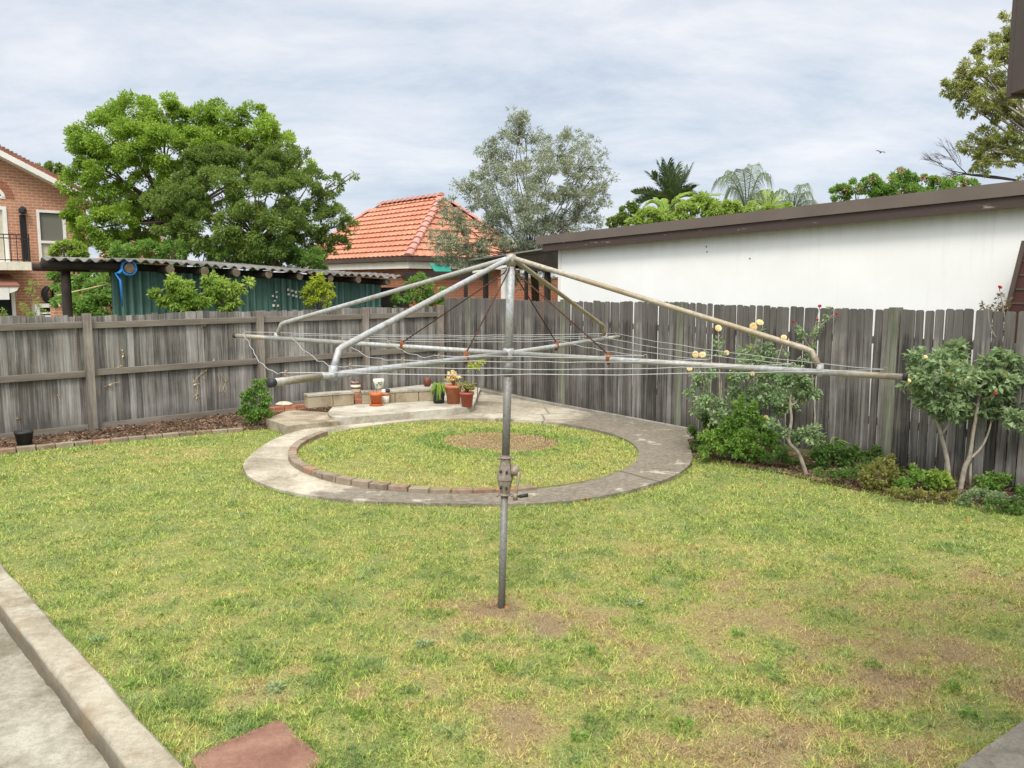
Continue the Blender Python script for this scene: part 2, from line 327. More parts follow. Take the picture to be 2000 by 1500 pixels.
M['brickhouse'] = m_brick('orange_brick', (0.50, 0.205, 0.11), (0.39, 0.145, 0.08), (0.54, 0.42, 0.32))
M['brickfar'] = m_brick('red_brick', (0.40, 0.13, 0.065), (0.32, 0.10, 0.055), (0.36, 0.24, 0.17))
M['super6'] = m_concrete('fibre_cement', (0.075, 0.073, 0.066), (0.16, 0.157, 0.145), (0.27, 0.265, 0.25), scale=1.6)
M['ridge_dull'] = m_plain('dull_verge_tile', (0.27, 0.12, 0.085), 0.25, 5, 0.8)
M['ridge'] = m_plain('ridge_tile', (0.47, 0.24, 0.20), 0.2, 5, 0.75)

def _wall():
    t = NT('white_render'); base = t.n('ShaderNodeTexCoord').outputs['Object']; a = t.noise(base, 0.7, 6, 0.6); d = t.noise(base, 40, 2)
    st = t.coord((9, 9, 0.5)); s = t.noise(st, 1.0, 4)
    col = t.ramp(a, [(0.3, (0.76, 0.765, 0.74)), (0.7, (0.85, 0.855, 0.845))])
    at_ = t.attr('top_band')             # streaky beige band, stronger towards the roof edge
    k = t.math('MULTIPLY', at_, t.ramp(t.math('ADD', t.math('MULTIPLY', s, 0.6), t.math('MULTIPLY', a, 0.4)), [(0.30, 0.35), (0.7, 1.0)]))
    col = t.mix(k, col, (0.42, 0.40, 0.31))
    col = t.mix(t.math('MULTIPLY', t.ramp(s, [(0.58, 0.0), (0.75, 1.0)]), 0.13), col, (0.45, 0.43, 0.36))
    return t.finish(col, 0.85, d, 0.004, 0.3, spec=0.2)
M['white_wall'] = _wall()
def _tile():
    t = NT('terracotta_roof_tile'); v = t.coord(kind='Position'); a = t.noise(v, 1.2, 5); b = t.noise(v, 9, 4)
    col = t.ramp(a, [(0.3, (0.43, 0.165, 0.10)), (0.7, (0.55, 0.265, 0.17))]); vo = t.n('ShaderNodeTexVoronoi'); t.set(vo.inputs['Vector'], v); vo.inputs['Scale'].default_value = 3.3; vs_ = t.sepz(vo.outputs['Color'], 0); col = t.mix(t.math('MULTIPLY', vs_, 0.45), col, (0.38, 0.15, 0.095)); col = t.mix(t.math('MULTIPLY', t.ramp(b, [(0.5, 0.0), (0.75, 1.0)]), 0.5), col, (0.27, 0.09, 0.055))
    return t.finish(col, 0.7, b, 0.004, 0.2)
M['rooftile'] = _tile()
def _green():
    t = NT('green_corrugated_sheet'); v = t.coord(); a = t.noise(v, 1.5, 5); s = t.noise(t.coord((14, 14, 0.8)), 1.0, 4); wv = t.n('ShaderNodeTexWave'); t.set(wv.inputs['Vector'], v); wv.inputs['Scale'].default_value = 2.1; wv.bands_direction = 'X'
    col = t.ramp(t.math('ADD', t.math('MULTIPLY', a, 0.5), t.math('MULTIPLY', s, 0.5)), [(0.35, (0.028, 0.080, 0.062)), (0.65, (0.070, 0.150, 0.115))])
    col = t.mix(t.math('MULTIPLY', t.ramp(wv.outputs['Fac'], [(0.82, 0.0), (0.95, 1.0)]), 0.35), col, (0.20, 0.34, 0.28))
    return t.finish(col, 0.6, s, 0.003, 0.2)
M['greenwall'] = _green()
def _edgebrick():
    t = NT('weathered_edging_brick'); isl = t.island(); v = t.coord(kind='Position'); n = t.noise(v, 12, 6, 0.65)
    col = t.ramp(isl, [(0.0, (0.24, 0.09, 0.05)), (0.2, (0.19, 0.135, 0.09)), (0.5, (0.26, 0.215, 0.16)), (0.8, (0.15, 0.11, 0.08)), (1.0, (0.28, 0.12, 0.065))])
    col = t.mix(t.ramp(n, [(0.40, 0.0), (0.7, 0.75)]), col, (0.30, 0.265, 0.205))
    return t.finish(col, 0.92, n, 0.008, 0.6, spec=0.2)
M['edge_brick'] = _edgebrick()
def _grass(name, blades):
    t = NT(name); dry = t.attr('dry'); v = t.coord(kind='Position')
    fine = t.noise(v, 24, 4, 0.7); mid = t.noise(v, 7.5, 4, 0.65); isl = t.island() if blades else t.noise(v, 160, 2)
    k = t.math('ADD', dry, t.math('ADD', t.math('MULTIPLY', t.math('SUBTRACT', fine, 0.5), 0.75), t.math('MULTIPLY', t.math('SUBTRACT', mid, 0.5), 0.45)))
    g = 1.0 if blades else 0.62
    st = [(0.02, (0.12 * g, 0.21 * g, 0.05 * g)), (0.26, (0.285 * g, 0.395 * g, 0.085 * g)), (0.46, (0.455 * g, 0.47 * g, 0.135 * g)), (0.66, (0.48 * g, 0.38 * g, 0.17 * g)), (0.95, (0.36 * g, 0.245 * g, 0.15 * g))]
    if blades: k = t.math('ADD', k, t.math('MULTIPLY', t.math('SUBTRACT', isl, 0.5), 0.36))
    col = t.ramp(k, st)
    if blades:
        col = t.mix(t.math('MULTIPLY', t.ramp(t.noise(t.coord(kind='Position', loc=(7, 3, 0)), 2.6, 5, 0.7), [(0.52, 0.0), (0.64, 1.0)]), 0.55), col, (0.20, 0.315, 0.15))
        sp_ = t.noise(v, 30, 3, 0.78); dk = t.ramp(sp_, [(0.36, 0.28), (0.52, 1.15)]); dm = t.n('ShaderNodeVectorMath', operation='MULTIPLY'); t.set(dm.inputs[0], col); t.set(dm.inputs[1], dk); col = dm.outputs[0]
        val = t.math('ADD', 0.60, t.math('MULTIPLY', t.math('FRACT', t.math('MULTIPLY', isl, 57.7)), 0.95)); vm = t.n('ShaderNodeVectorMath', operation='SCALE'); t.set(vm.inputs[0], col); t.set(vm.inputs['Scale'], val); col = vm.outputs[0]
        return t.finish(col, 0.6, spec=0.25, trans=col, tfac=0.35)
    g2 = t.noise(v, 75, 3, 0.75); g3 = t.noise(v, 210, 2, 0.6); col = t.mix(t.ramp(g2, [(0.38, 0.75), (0.62, 0.10)]), col, (0.105, 0.085, 0.045)); col = t.mix(t.math('MULTIPLY', t.ramp(g3, [(0.52, 0.0), (0.66, 1.0)]), 0.55), col, (0.50, 0.44, 0.24)); return t.finish(col, 0.95, fine, 0.02, 0.6, spec=0.1)
M['lawn'] = _grass('lawn_turf', False); M['blade'] = _grass('grass_blade', True)

M['lf_bright'] = m_leaf('leaf_bright_green', (0.07, 0.145, 0.018), (0.22, 0.36, 0.045), (0.42, 0.55, 0.1), cl=0.55)
M['lf_olive'] = m_leaf('leaf_olive_green', (0.05, 0.1, 0.023), (0.145, 0.235, 0.052), (0.29, 0.355, 0.085), cl=0.5)
M['lf_silver'] = m_leaf('leaf_silver_green', (0.13, 0.165, 0.095), (0.3, 0.35, 0.22), (0.52, 0.55, 0.42), cl=0.9, tfac=0.2)
M['lf_palm'] = m_leaf('leaf_palm', (0.014, 0.038, 0.012), (0.045, 0.08, 0.026), (0.12, 0.15, 0.05), cl=0.5)
M['lf_palm_pale'] = m_leaf('leaf_palm_pale', (0.08, 0.12, 0.065), (0.18, 0.24, 0.15), (0.32, 0.38, 0.27), cl=0.6)
M['lf_lime'] = m_leaf('leaf_lime', (0.11, 0.209, 0.028), (0.253, 0.396, 0.066), (0.462, 0.55, 0.143), cl=0.8)
M['lf_limepalm'] = m_leaf('leaf_lime_palm', (0.16, 0.24, 0.06), (0.30, 0.40, 0.13), (0.45, 0.54, 0.24), cl=1.0)
M['lf_yellow'] = m_leaf('leaf_yellow_green', (0.19, 0.27, 0.02), (0.38, 0.46, 0.045), (0.55, 0.58, 0.10), cl=1.6)
M['lf_mid'] = m_leaf('leaf_mid_green', (0.055, 0.14, 0.028), (0.155, 0.29, 0.06), (0.31, 0.46, 0.11), cl=1.5)
M['lf_rose'] = m_leaf('leaf_rose', (0.1, 0.175, 0.082), (0.235, 0.34, 0.165), (0.41, 0.5, 0.29), rough=0.4, cl=2.5, odd=(0.985, (0.55, 0.38, 0.05)))
M['lf_gum'] = m_leaf('leaf_gum', (0.11, 0.145, 0.04), (0.29, 0.33, 0.09), (0.48, 0.49, 0.18), cl=0.7)
M['lf_fresh'] = m_leaf('leaf_fresh_green', (0.05, 0.135, 0.024), (0.16, 0.30, 0.055), (0.36, 0.50, 0.12), cl=2.5)
M['lf_low'] = m_leaf('leaf_undergrowth', (0.04, 0.1, 0.026), (0.115, 0.205, 0.052), (0.22, 0.33, 0.09), cl=3)
M['lf_dryish'] = m_leaf('leaf_yellowing', (0.11, 0.13, 0.035), (0.24, 0.255, 0.07), (0.38, 0.36, 0.13), cl=3)
M['lf_reddish'] = m_leaf('leaf_reddish', (0.10, 0.06, 0.03), (0.20, 0.13, 0.055), (0.24, 0.24, 0.10), cl=3)
M['petal_y'] = m_leaf('petal_yellow', (0.68, 0.43, 0.17), (0.8, 0.63, 0.33), (0.87, 0.78, 0.53), cl=20)
M['petal_r'] = m_leaf('petal_red', (0.2, 0.015, 0.02), (0.32, 0.02, 0.03), (0.42, 0.05, 0.06), cl=20)
M['petal_p'] = m_leaf('petal_pink', (0.45, 0.12, 0.14), (0.55, 0.20, 0.20), (0.65, 0.33, 0.30), cl=20)
M['deadleaf'] = m_leaf('fallen_leaf', (0.30, 0.10, 0.03), (0.45, 0.19, 0.06), (0.50, 0.32, 0.12), cl=3)

# ------------------------------------------------------------------ 2D helpers for ground areas
def hash2(ix, iy, seed):
    h = (ix * 374761393 + iy * 668265263 + seed * 1442695041) & 0xFFFFFFFF
    h = ((h ^ (h >> 13)) * 1274126177) & 0xFFFFFFFF
    return ((h ^ (h >> 16)) & 0xFFFF) / 65535.0
def vnoise(x, y, scale, seed=0):
    x = np.asarray(x) * scale; y = np.asarray(y) * scale
    ix = np.floor(x).astype(np.int64); iy = np.floor(y).astype(np.int64); fx = x - ix; fy = y - iy
    fx = fx * fx * (3 - 2 * fx); fy = fy * fy * (3 - 2 * fy)
    a = hash2(ix, iy, seed); b = hash2(ix + 1, iy, seed); c = hash2(ix, iy + 1, seed); d = hash2(ix + 1, iy + 1, seed)
    return (a * (1 - fx) + b * fx) * (1 - fy) + (c * (1 - fx) + d * fx) * fy
def fbm(x, y, scale, seed=0, oct=3):
    r = 0; a = 1; t = 0
    for i in range(oct): r = r + a * vnoise(x, y, scale * 2 ** i, seed + i * 17); t += a; a *= 0.55
    return r / t
def inpoly(x, y, poly):
    inside = np.zeros(x.shape, bool); n = len(poly); j = n - 1
    for i in range(n):
        xi, yi = poly[i][0], poly[i][1]; xj, yj = poly[j][0], poly[j][1]
        c = ((yi > y) != (yj > y)) & (x < (xj - xi) * (y - yi) / ((yj - yi) or 1e-12) + xi)
        inside ^= c; j = i
    return inside
def smooth(pts, k=6, closed=False):
    pts = [Vector(p) for p in pts]; n = len(pts); out = []
    rng = range(n) if closed else range(n - 1)
    for i in rng:
        p0 = pts[(i - 1) % n] if closed or i > 0 else pts[0]; p1 = pts[i]; p2 = pts[(i + 1) % n]; p3 = pts[(i + 2) % n] if closed or i + 2 < n else pts[n - 1]
        for j in range(k):
            t = j / k; out.append(0.5 * (2 * p1 + (p2 - p0) * t + (2 * p0 - 5 * p1 + 4 * p2 - p3) * t * t + (3 * p1 - p0 - 3 * p2 + p3) * t ** 3))
    if not closed: out.append(pts[-1])
    return out

# ================================================================== THE YARD
C0 = Vector((-1.42, 17.52, 0))          # where the two fences meet
E1, N1, E2, N2 = dirv(A1), norv(A1), dirv(A2), norv(A2)
PA, PB = -0.07, 0.0120                  # the ring path climbs gently away from the camera: z = PA + PB * y
def path_pt(u, v, dz=0.0):
    d = ray(u, v); t = (PA + dz - H) / (d.z - PB * d.y); return O + d * t
def path_z(y): return PA + PB * y

# lawn outline: kerb line on the left, fences behind, far right out of frame
k0, k1 = ground(0, 1105), ground(345, 1494)
kd = (k1 - k0).normalized()
KA, KB = k0 - kd * 6.0, k1 + kd * 3.0   # lawn-side edge of the concrete kerb
lawn_poly = [KB, Vector((9, KB.y, 0)), C0 + E2 * 13 + N2 * 0.05, C0 + N2 * 0.05 + N1 * 0.05, C0 - E1 * 12 + N1 * 0.05, KA]
RC = Vector((-0.60, 11.13, 0)); RIN = 2.30   # the round lawn
ring_px = [(600, 836), (545, 853), (505, 876), (479, 900), (476, 915), (490, 933), (530, 951), (590, 965), (680, 976), (800, 982), (980, 984), (1100, 979), (1200, 964), (1280, 943), (1330, 921), (1352, 897), (1347, 872), (1342, 858)]
ring_out = smooth([path_pt(*p) for p in ring_px], 5)
back = [C0 + E2 * 6.6 - N2 * 0.02, C0 + E2 * 3 - N2 * 0.02, C0 + E2 * 0.3 - N2 * 0.02, C0 - E1 * 0.3 - N1 * 0.1, C0 - E1 * 2.2 - N1 * 0.3]
back = [Vector((p.x, p.y, path_z(p.y))) for p in back]
back = [p for p in back if True]
fr_s = (ring_out[-1] - C0).dot(E2)
back[0] = Vector(((C0 + E2 * fr_s).x, (C0 + E2 * fr_s).y, path_z((C0 + E2 * fr_s).y)))
path_out = ring_out + back
bed_l = [ground(-220, 905, 0.0), ground(0, 886), ground(250, 861), ground(480, 840), ground(560, 836), C0 - E1 * 1.9, C0 - E1 * 12]
bed_r_edge = smooth([ground(1345, 893), ground(1420, 908), ground(1520, 925), ground(1610, 945), ground(1720, 968), ground(1830, 985), ground(2000, 1003), ground(2300, 1040)], 4)
bed_r = bed_r_edge + [C0 + E2 * 12, C0 + E2 * 6.2]
paver_px = [(370, 1480), (548, 1408), (632, 1490), (560, 1560), (430, 1580)]
paver = [ground(*p) for p in paver_px]
sa, sb = ground(1800, 1560), ground(2010, 1412); sd_ = (sb - sa).normalized(); sn_ = Vector((sd_.y, -sd_.x, 0))
slab_r = [sa + sd_ * 5.5, sa, sa - sd_ * 2, sa - sd_ * 2 + sn_ * 1.4, sa + sd_ * 5.5 + sn_ * 1.4]

def blob(x, y, cx, cy, rx, ry, ang=0.0):
    dx, dy = x - cx, y - cy; c, s = math.cos(ang), math.sin(ang)
    a = (dx * c + dy * s) / rx; b = (-dx * s + dy * c) / ry
    return np.exp(-(a * a + b * b))
DRYB = [(-0.10, 5.63, 0.16, 0.13, 1.0), (0.15, 5.35, 0.55, 0.30, 0.75), (-0.25, 5.75, 0.25, 0.14, 0.5), (0.62, 5.2, 0.4, 0.25, 0.3), (1.25, 7.0, 0.30, 0.22, 0.45), (1.0, 7.2, 0.4, 0.2, 0.3), (2.2, 5.6, 1.0, 0.7, 0.30), (2.7, 4.8, 0.8, 0.6, 0.26), (1.0, 4.4, 0.9, 0.5, 0.26), (-1.3, 4.5, 0.25, 0.35, 0.4), (-1.75, 4.9, 0.2, 0.5, 0.42), (-4.6, 11.0, 0.9, 0.35, 0.45), (-5.0, 10.3, 0.6, 0.3, 0.25), (0.0, 4.1, 0.5, 0.3, 0.2), (0.9, 3.95, 0.35, 0.2, 0.35), (-0.7, 4.6, 0.35, 0.2, 0.3), (3.6, 6.3, 0.8, 0.5, 0.22), (-2.7, 5.9, 0.2, 0.5, 0.3)]
def dryness(x, y):
    n = fbm(x, y, 0.55, 3, 3); m = fbm(x, y, 2.4, 9, 3); q = fbm(x, y, 7.0, 23, 2)
    near = np.clip((8.2 - y) / 4.2, 0, 1) * np.clip((x + 1.2) / 2.5, 0, 1)
    front = np.clip((7.6 - y) / 3.0, 0, 1)
    d = 0.29 + 0.16 * (n - 0.5) + (0.20 + 0.25 * near + 0.12 * front) * (m - 0.5) + (0.34 + 0.42 * front) * (q - 0.5) + 0.13 * near + 0.03 * front
    for cx, cy, rx, ry, a in DRYB: d = d + a * blob(x, y, cx, cy, rx, ry) * np.clip(2.6 * (0.5 * m + 0.5 * q) - 0.65, 0, 1.2) * np.where(np.abs(a - 0.85) < 0.2, 0.8, 0.62)
    return d
def dry_round(x, y):
    n = fbm(x, y, 1.2, 41, 3)
    d = 0.41 + 0.30 * (n - 0.5)
    e = blob(x, y, -0.12, 11.62, 0.88, 0.70, -0.4); d = d + np.where(e > 0.42 + 0.3 * (n - 0.5), 0.45, 0.0) - np.where((e > 0.12) & (e <= 0.42 + 0.3 * (n - 0.5)), 0.16, 0.0)
    return d

def clip_grid(poly, step, z, zfun=None):
    xs = [p[0] for p in poly]; ys = [p[1] for p in poly]
    gx = np.arange(min(xs), max(xs), step); gy = np.arange(min(ys), max(ys), step)
    return gx, gy
# whole neighbourhood floor
g = MB(); g.add([(-150, -30, -0.14), (150, -30, -0.14), (150, 400, -0.14), (-150, 400, -0.14)], [(0, 1, 2, 3)])
tag(g.build('ground', M['earth']), kind='structure')
# lawn: fine triangulated sheet (grid points inside the outline + outline) with slight bumps
import bmesh
from mathutils.geometry import delaunay_2d_cdt
def dense(poly, step):
    poly = [Vector((p[0], p[1])) for p in poly]; ol = []
    for i in range(len(poly)):
        a, b = poly[i], poly[(i + 1) % len(poly)]; n = max(1, int((b - a).length / (step * 1.5)))
        ol += [a + (b - a) * (k / n) for k in range(n)]
    return ol
def sheet(name, poly, step, zf, mat, dry=None, skirt=0.12, jit=0.3, hole=None, an='dry'):
    ol = dense(poly, step); hl = dense(hole, step) if hole else []
    xs = [p.x for p in ol]; ys = [p.y for p in ol]
    gx, gy = np.meshgrid(np.arange(min(xs) + step / 2, max(xs), step), np.arange(min(ys) + step / 2, max(ys), step)); gx = gx.ravel(); gy = gy.ravel()
    gx = gx + RNG.uniform(-jit, jit, gx.shape) * step; gy = gy + RNG.uniform(-jit, jit, gy.shape) * step
    m = inpoly(gx, gy, ol)
    if hl: m &= ~inpoly(gx, gy, hl)
    n = len(ol); nh = len(hl)
    pts = ol + hl + [Vector((a, b)) for a, b in zip(gx[m], gy[m])]
    vs, es, fs, *_ = delaunay_2d_cdt(pts, [(i, (i + 1) % n) for i in range(n)] + [(n + i, n + (i + 1) % nh) for i in range(nh)], [], 1, 1e-5)
    if hl:
        fx = np.array([sum(vs[i].x for i in f) / len(f) for f in fs]); fy = np.array([sum(vs[i].y for i in f) / len(f) for f in fs])
        ins = inpoly(fx, fy, hl); fs = [f for f, q in zip(fs, ins) if not q]
    X = np.array([p.x for p in vs]); Y = np.array([p.y for p in vs]); Z = zf(X, Y)
    mb = MB(); mb.v = list(zip(X.tolist(), Y.tolist(), Z.tolist())); mb.f = [tuple(f) for f in fs]
    for ol in ((ol, hl) if hl else (ol,)):
        if not skirt: break
        n = len(ol); b = len(mb.v); q = zf(np.array([p.x for p in ol]), np.array([p.y for p in ol]))
        mb.v += [(p.x, p.y, float(z)) for p, z in zip(ol, q)] + [(p.x, p.y, float(z) - skirt) for p, z in zip(ol, q)]
        mb.f += [(b + i, b + n + i, b + n + (i + 1) % n, b + (i + 1) % n) for i in range(n)]
    o = mb.build(name, mat, smooth=False)
    bm = bmesh.new(); bm.from_mesh(o.data); bmesh.ops.recalc_face_normals(bm, faces=bm.faces); bm.to_mesh(o.data); bm.free()
    if dry is not None:
        me = o.data; co = np.zeros(len(me.vertices) * 3, np.float32); me.vertices.foreach_get('co', co); co = co.reshape(-1, 3)
        a = me.attributes.new(an, 'FLOAT', 'POINT'); a.data.foreach_set('value', dry(co[:, 0].astype(float), co[:, 1].astype(float)).astype(np.float32))
    return o
lawn = tag(sheet('lawn', lawn_poly, 0.13, lambda x, y: 0.018 * (fbm(x, y, 1.5, 5) - 0.5), M['lawn'], dryness), kind='structure')
# ring path (one concrete pour out to the fence), round lawn inside
def path_stain(x, y):
    ang = np.degrees(np.arctan2(y - RC.y, x - RC.x)) % 360
    front = np.clip((ang - 232) / 20, 0, 1) * (ang < 360); right = (ang < 70) * np.clip((70 - ang) / 25, 0, 1); back = (ang >= 70) * (ang < 120) * 0.35
    return 0.18 + 0.62 * np.maximum(np.maximum(front, right), back)
ring_hole = [RC + Vector((math.cos(t), math.sin(t), 0)) * RIN for t in np.linspace(0, 2 * math.pi, 72, endpoint=False)]
round_disc = [RC + Vector((math.cos(t), math.sin(t), 0)) * (RIN + 0.03) for t in np.linspace(0, 2 * math.pi, 72, endpoint=False)]
tag(sheet('path', path_out, 0.11, lambda x, y: PA + PB * y + 0.008 * (fbm(x, y, 2.5, 8) - 0.5), M['conc_path'], path_stain, skirt=0.25, hole=ring_hole, an='stain_shade'), kind='structure')
def rl_z(x, y): return 0.055 - 0.0085 * (x - RC.x) - 0.004 * (y - 11.0)
tag(sheet('round_lawn', round_disc, 0.1, lambda x, y: rl_z(x, y) + 0.012 * (fbm(x, y, 1.5, 5) - 0.5), M['lawn'], dry_round, skirt=0.12), kind='structure')
# ------------------------------------------------------------------ garden beds, slabs, kerb
tag(sheet('garden_bed_soil', bed_l, 0.12, lambda x, y: 0.035 + 0.06 * (fbm(x, y, 3.5, 31) - 0.4), M['soil'], skirt=0.1), kind='structure')
tag(sheet('border_soil', bed_r, 0.12, lambda x, y: 0.012 + 0.05 * (fbm(x, y, 3.5, 37) - 0.45), M['soil'], skirt=0.1), kind='structure')
def slab(name, poly, z0, z1, mat, bevel=0.012, step=0.15, amp=0.006):
    return sheet(name, poly, step, lambda x, y: z1 + amp * (fbm(x, y, 3, 3) - 0.5), mat, skirt=z1 - z0)
slab_l = [KA + N1 * 0, KB, Vector((-9, KB.y, 0)), Vector((-9, KA.y, 0))]
kn = Vector((-kd.y, kd.x, 0));  kn = kn if kn.x < 0 else -kn
KW = 0.20
lowp = [KA + kn * KW, KB + kn * KW, KB + kn * 5, KA + kn * 5]
tag(slab('pavement', lowp, -0.13, -0.085, M['conc_slab'], step=0.3), kind='structure')
tag(slab('corner_pavement', slab_r, -0.1, 0.035, M['conc_grey'], step=0.2), kind='structure')
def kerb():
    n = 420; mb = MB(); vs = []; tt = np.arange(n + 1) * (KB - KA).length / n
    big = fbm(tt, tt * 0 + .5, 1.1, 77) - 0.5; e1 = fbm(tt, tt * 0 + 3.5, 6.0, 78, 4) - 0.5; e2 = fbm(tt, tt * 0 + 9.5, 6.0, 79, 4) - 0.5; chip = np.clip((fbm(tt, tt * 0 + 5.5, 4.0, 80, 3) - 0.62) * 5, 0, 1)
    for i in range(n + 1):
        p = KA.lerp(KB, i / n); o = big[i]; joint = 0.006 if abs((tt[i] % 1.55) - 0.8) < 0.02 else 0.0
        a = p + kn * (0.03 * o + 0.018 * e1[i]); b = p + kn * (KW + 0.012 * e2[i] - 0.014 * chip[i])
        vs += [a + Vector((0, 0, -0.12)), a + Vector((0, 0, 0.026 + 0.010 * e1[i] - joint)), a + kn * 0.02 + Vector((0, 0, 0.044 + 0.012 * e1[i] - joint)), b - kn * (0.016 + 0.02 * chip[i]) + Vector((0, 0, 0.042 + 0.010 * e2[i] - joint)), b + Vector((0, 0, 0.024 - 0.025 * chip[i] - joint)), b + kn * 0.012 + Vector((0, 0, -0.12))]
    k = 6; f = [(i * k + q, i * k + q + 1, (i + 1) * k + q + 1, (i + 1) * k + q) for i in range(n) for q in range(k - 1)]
    mb.add(vs, f); o = mb.build('concrete_kerb', M['conc_kerb']); at_ = o.data.attributes.new('stain_shade', 'FLOAT', 'POINT'); at_.data.foreach_set('value', [(1.0 if q % 6 == 5 else (0.55 if q % 6 == 4 else (0.30 if q % 6 == 1 else 0.0))) for q in range(len(vs))])  # inner face darkest: brown staining plus its shade painted into the mask
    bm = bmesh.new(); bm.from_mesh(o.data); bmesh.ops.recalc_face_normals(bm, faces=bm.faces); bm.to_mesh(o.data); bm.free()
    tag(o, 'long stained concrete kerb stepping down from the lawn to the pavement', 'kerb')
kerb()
tag(sheet('paving_slab', paver, 0.1, lambda x, y: 0.012 + 0.006 * (x + 1.2), M['paver'], skirt=0.06), 'dull red paving slab sunk in the grass beside the kerb', 'paving slab')

# terrace: a low concrete platform in the fence corner with an older lower step at its left end
def pz(u, v, z): return ground(u, v, z)
TZ = 0.20
fr = smooth([pz(640, 806, TZ), pz(655, 815, TZ), pz(720, 812, TZ), pz(820, 803, TZ), pz(900, 797, TZ), pz(925, 792, TZ)], 4)
terr = fr + [C0 + E2 * 1.3 - N2 * 0.03, C0 - N1 * 0.05 - N2 * 0.03, C0 - E1 * 2.55 - N1 * 0.05]
tag(slab('terrace', terr, 0.0, TZ, M['conc_terr']), kind='structure')
S1 = 0.155
stp = [pz(520, 818, S1), pz(562, 832, S1), pz(662, 822, S1), pz(648, 806, S1), pz(565, 800, S1)]
tag(slab('terrace_step', stp, 0.0, S1, M['conc_step']), kind='structure')

def brick_row(name, pts, bl, bw, bh, zf, label, cat, mat, tilt=0.0, gap=0.012):
    """bricks end to end along a polyline, mortared into one edging"""
    pts = [Vector(p) for p in pts]; mb = MB(); i = 0; acc = 0.0; segs = []
    L_ = [0]
    for a, b in zip(pts, pts[1:]): L_.append(L_[-1] + (b - a).length)
    def pos(s):
        for k in range(len(pts) - 1):
            if s <= L_[k + 1] or k == len(pts) - 2:
                q = (s - L_[k]) / max(1e-9, L_[k + 1] - L_[k]); return pts[k].lerp(pts[k + 1], q)
    s = 0
    while s + bl * 0.5 < L_[-1]:
        a, b = pos(s), pos(min(s + bl - gap, L_[-1])); d = (b - a); ln = d.length; d.normalize(); nn = Vector((-d.y, d.x, 0)); c = (a + b) / 2
        z = zf(c) + random.uniform(-0.006, 0.006); ang = random.uniform(-0.03, 0.03)
        Mx = Matrix.Translation((c.x, c.y, z)) @ Matrix.Rotation(math.atan2(d.y, d.x) + ang, 4, 'Z') @ Matrix.Rotation(random.uniform(-0.03, 0.03) + tilt, 4, 'X')
        mb.box(-ln / 2, ln / 2, -bw / 2, bw / 2, -bh, 0, Mx); s += bl
    o = mb.build(name, mat, bevel=0.008); tag(o, label, cat); return o
arc = [RC + Vector((math.cos(t), math.sin(t), 0)) * (RIN + 0.01) for t in np.linspace(R(158), R(292), 60)]
brick_row('brick_edging', arc, 0.235, 0.11, 0.14, lambda c: path_z(c.y) + 0.072 - 0.045 * min(1, max(0, (c.x + 1.9) / 1.9)), 'curved weathered brick edging round the near side of the round lawn', 'brick edging', M['edge_brick'])
be = smooth([ground(-220, 897, 0.07), ground(0, 877, 0.07), ground(250, 853, 0.06), ground(400, 841, 0.05), ground(485, 835, 0.045)], 6)
brick_row('brick_edging', be, 0.235, 0.11, 0.16, lambda c: 0.075 - 0.03 * min(1, max(0, (c.x + 7) / 3)), 'straight row of half buried bricks edging the soil bed by the left fence', 'brick edging', M['edge_brick'])
bb = [pz(528, 797, 0.22), pz(598, 790, 0.22)]
brick_row('brick_edging', bb, 0.23, 0.11, 0.10, lambda c: 0.235, 'short row of orange bricks at the left end of the terrace', 'brick edging', M['brickfar'])

# ------------------------------------------------------------------ fences
def palings(mb, s0, s1, wd, y0, th, z0f, z1f, gapf, jz=0.012, round_top=0.0, lean=0.004):
    s = s0
    while s < s1:
        q = wd * random.uniform(0.94, 1.06); g_ = gapf(s); a, b = s + g_ / 2, min(s + q - g_ / 2, s1)
        if b - a > 0.02:
            z0 = z0f(s); z1 = z1f(s) + random.uniform(-jz, jz); dy = random.uniform(-0.004, 0.004); t = random.uniform(-lean, lean) * 1.9; c = round_top
            yy0, yy1 = y0 + dy, y0 + dy + th
            prof = [(a, z0), (b, z0), (b + t, z1 - c), (b + t - c, z1), (a + t + c, z1 + random.uniform(-0.006, 0.006)), (a + t, z1 - c)] if c else [(a, z0), (b, z0), (b + t, z1), (a + t, z1 + random.uniform(-0.008, 0.008))]
            mb.prism([(x, yy0, z) for x, z in prof], (0, th, 0))
        s += q
def left_fence():
    t = thing('paling_fence', 'grey paling fence with exposed rails behind the soil bed on the left', 'fence', (C0.x, C0.y, 0), A1)
    mb = MB(); palings(mb, -11.6, -0.03, 0.104, 0.0, 0.016, lambda s: 0.06, lambda s: 1.80 + 0.012 * math.sin(s * 2.1), lambda s: random.choice((0.002, 0.003, 0.005)), 0.014)
    mb.build('palings', M['fence_l'], t)
    ps = [-9.9, -7.02, -4.21, -2.02, -0.17]
    for i, s in enumerate(ps):
        m = MB(); m.box(-0.056, 0.056, -0.115, -0.004, -0.1, 1.815 + random.uniform(-0.015, 0.015)); o = m.build('post', M['rail'] if i != 9 else M['post_green'], t, bevel=0.006); o.location = (s, 0, 0)
    eds = [-11.6] + ps
    for a, b in zip(eds, eds[1:]):
        for z in (1.60, 0.87):
            m = MB(); m.box(0, b - a - 0.116, -0.058, -0.003, 0, 0.098); o = m.build('rail', M['rail_h'], t, bevel=0.005); o.location = (a + 0.058, 0, z + random.uniform(-0.008, 0.008)); o.rotation_euler = (0, random.uniform(-0.004, 0.004), 0)
        m = MB(); m.box(0, b - a - 0.116, -0.034, -0.003, 0, 0.105); o = m.build('plinth_board', M['rail_h'], t, bevel=0.004); o.location = (a + 0.058, 0, 0.03)
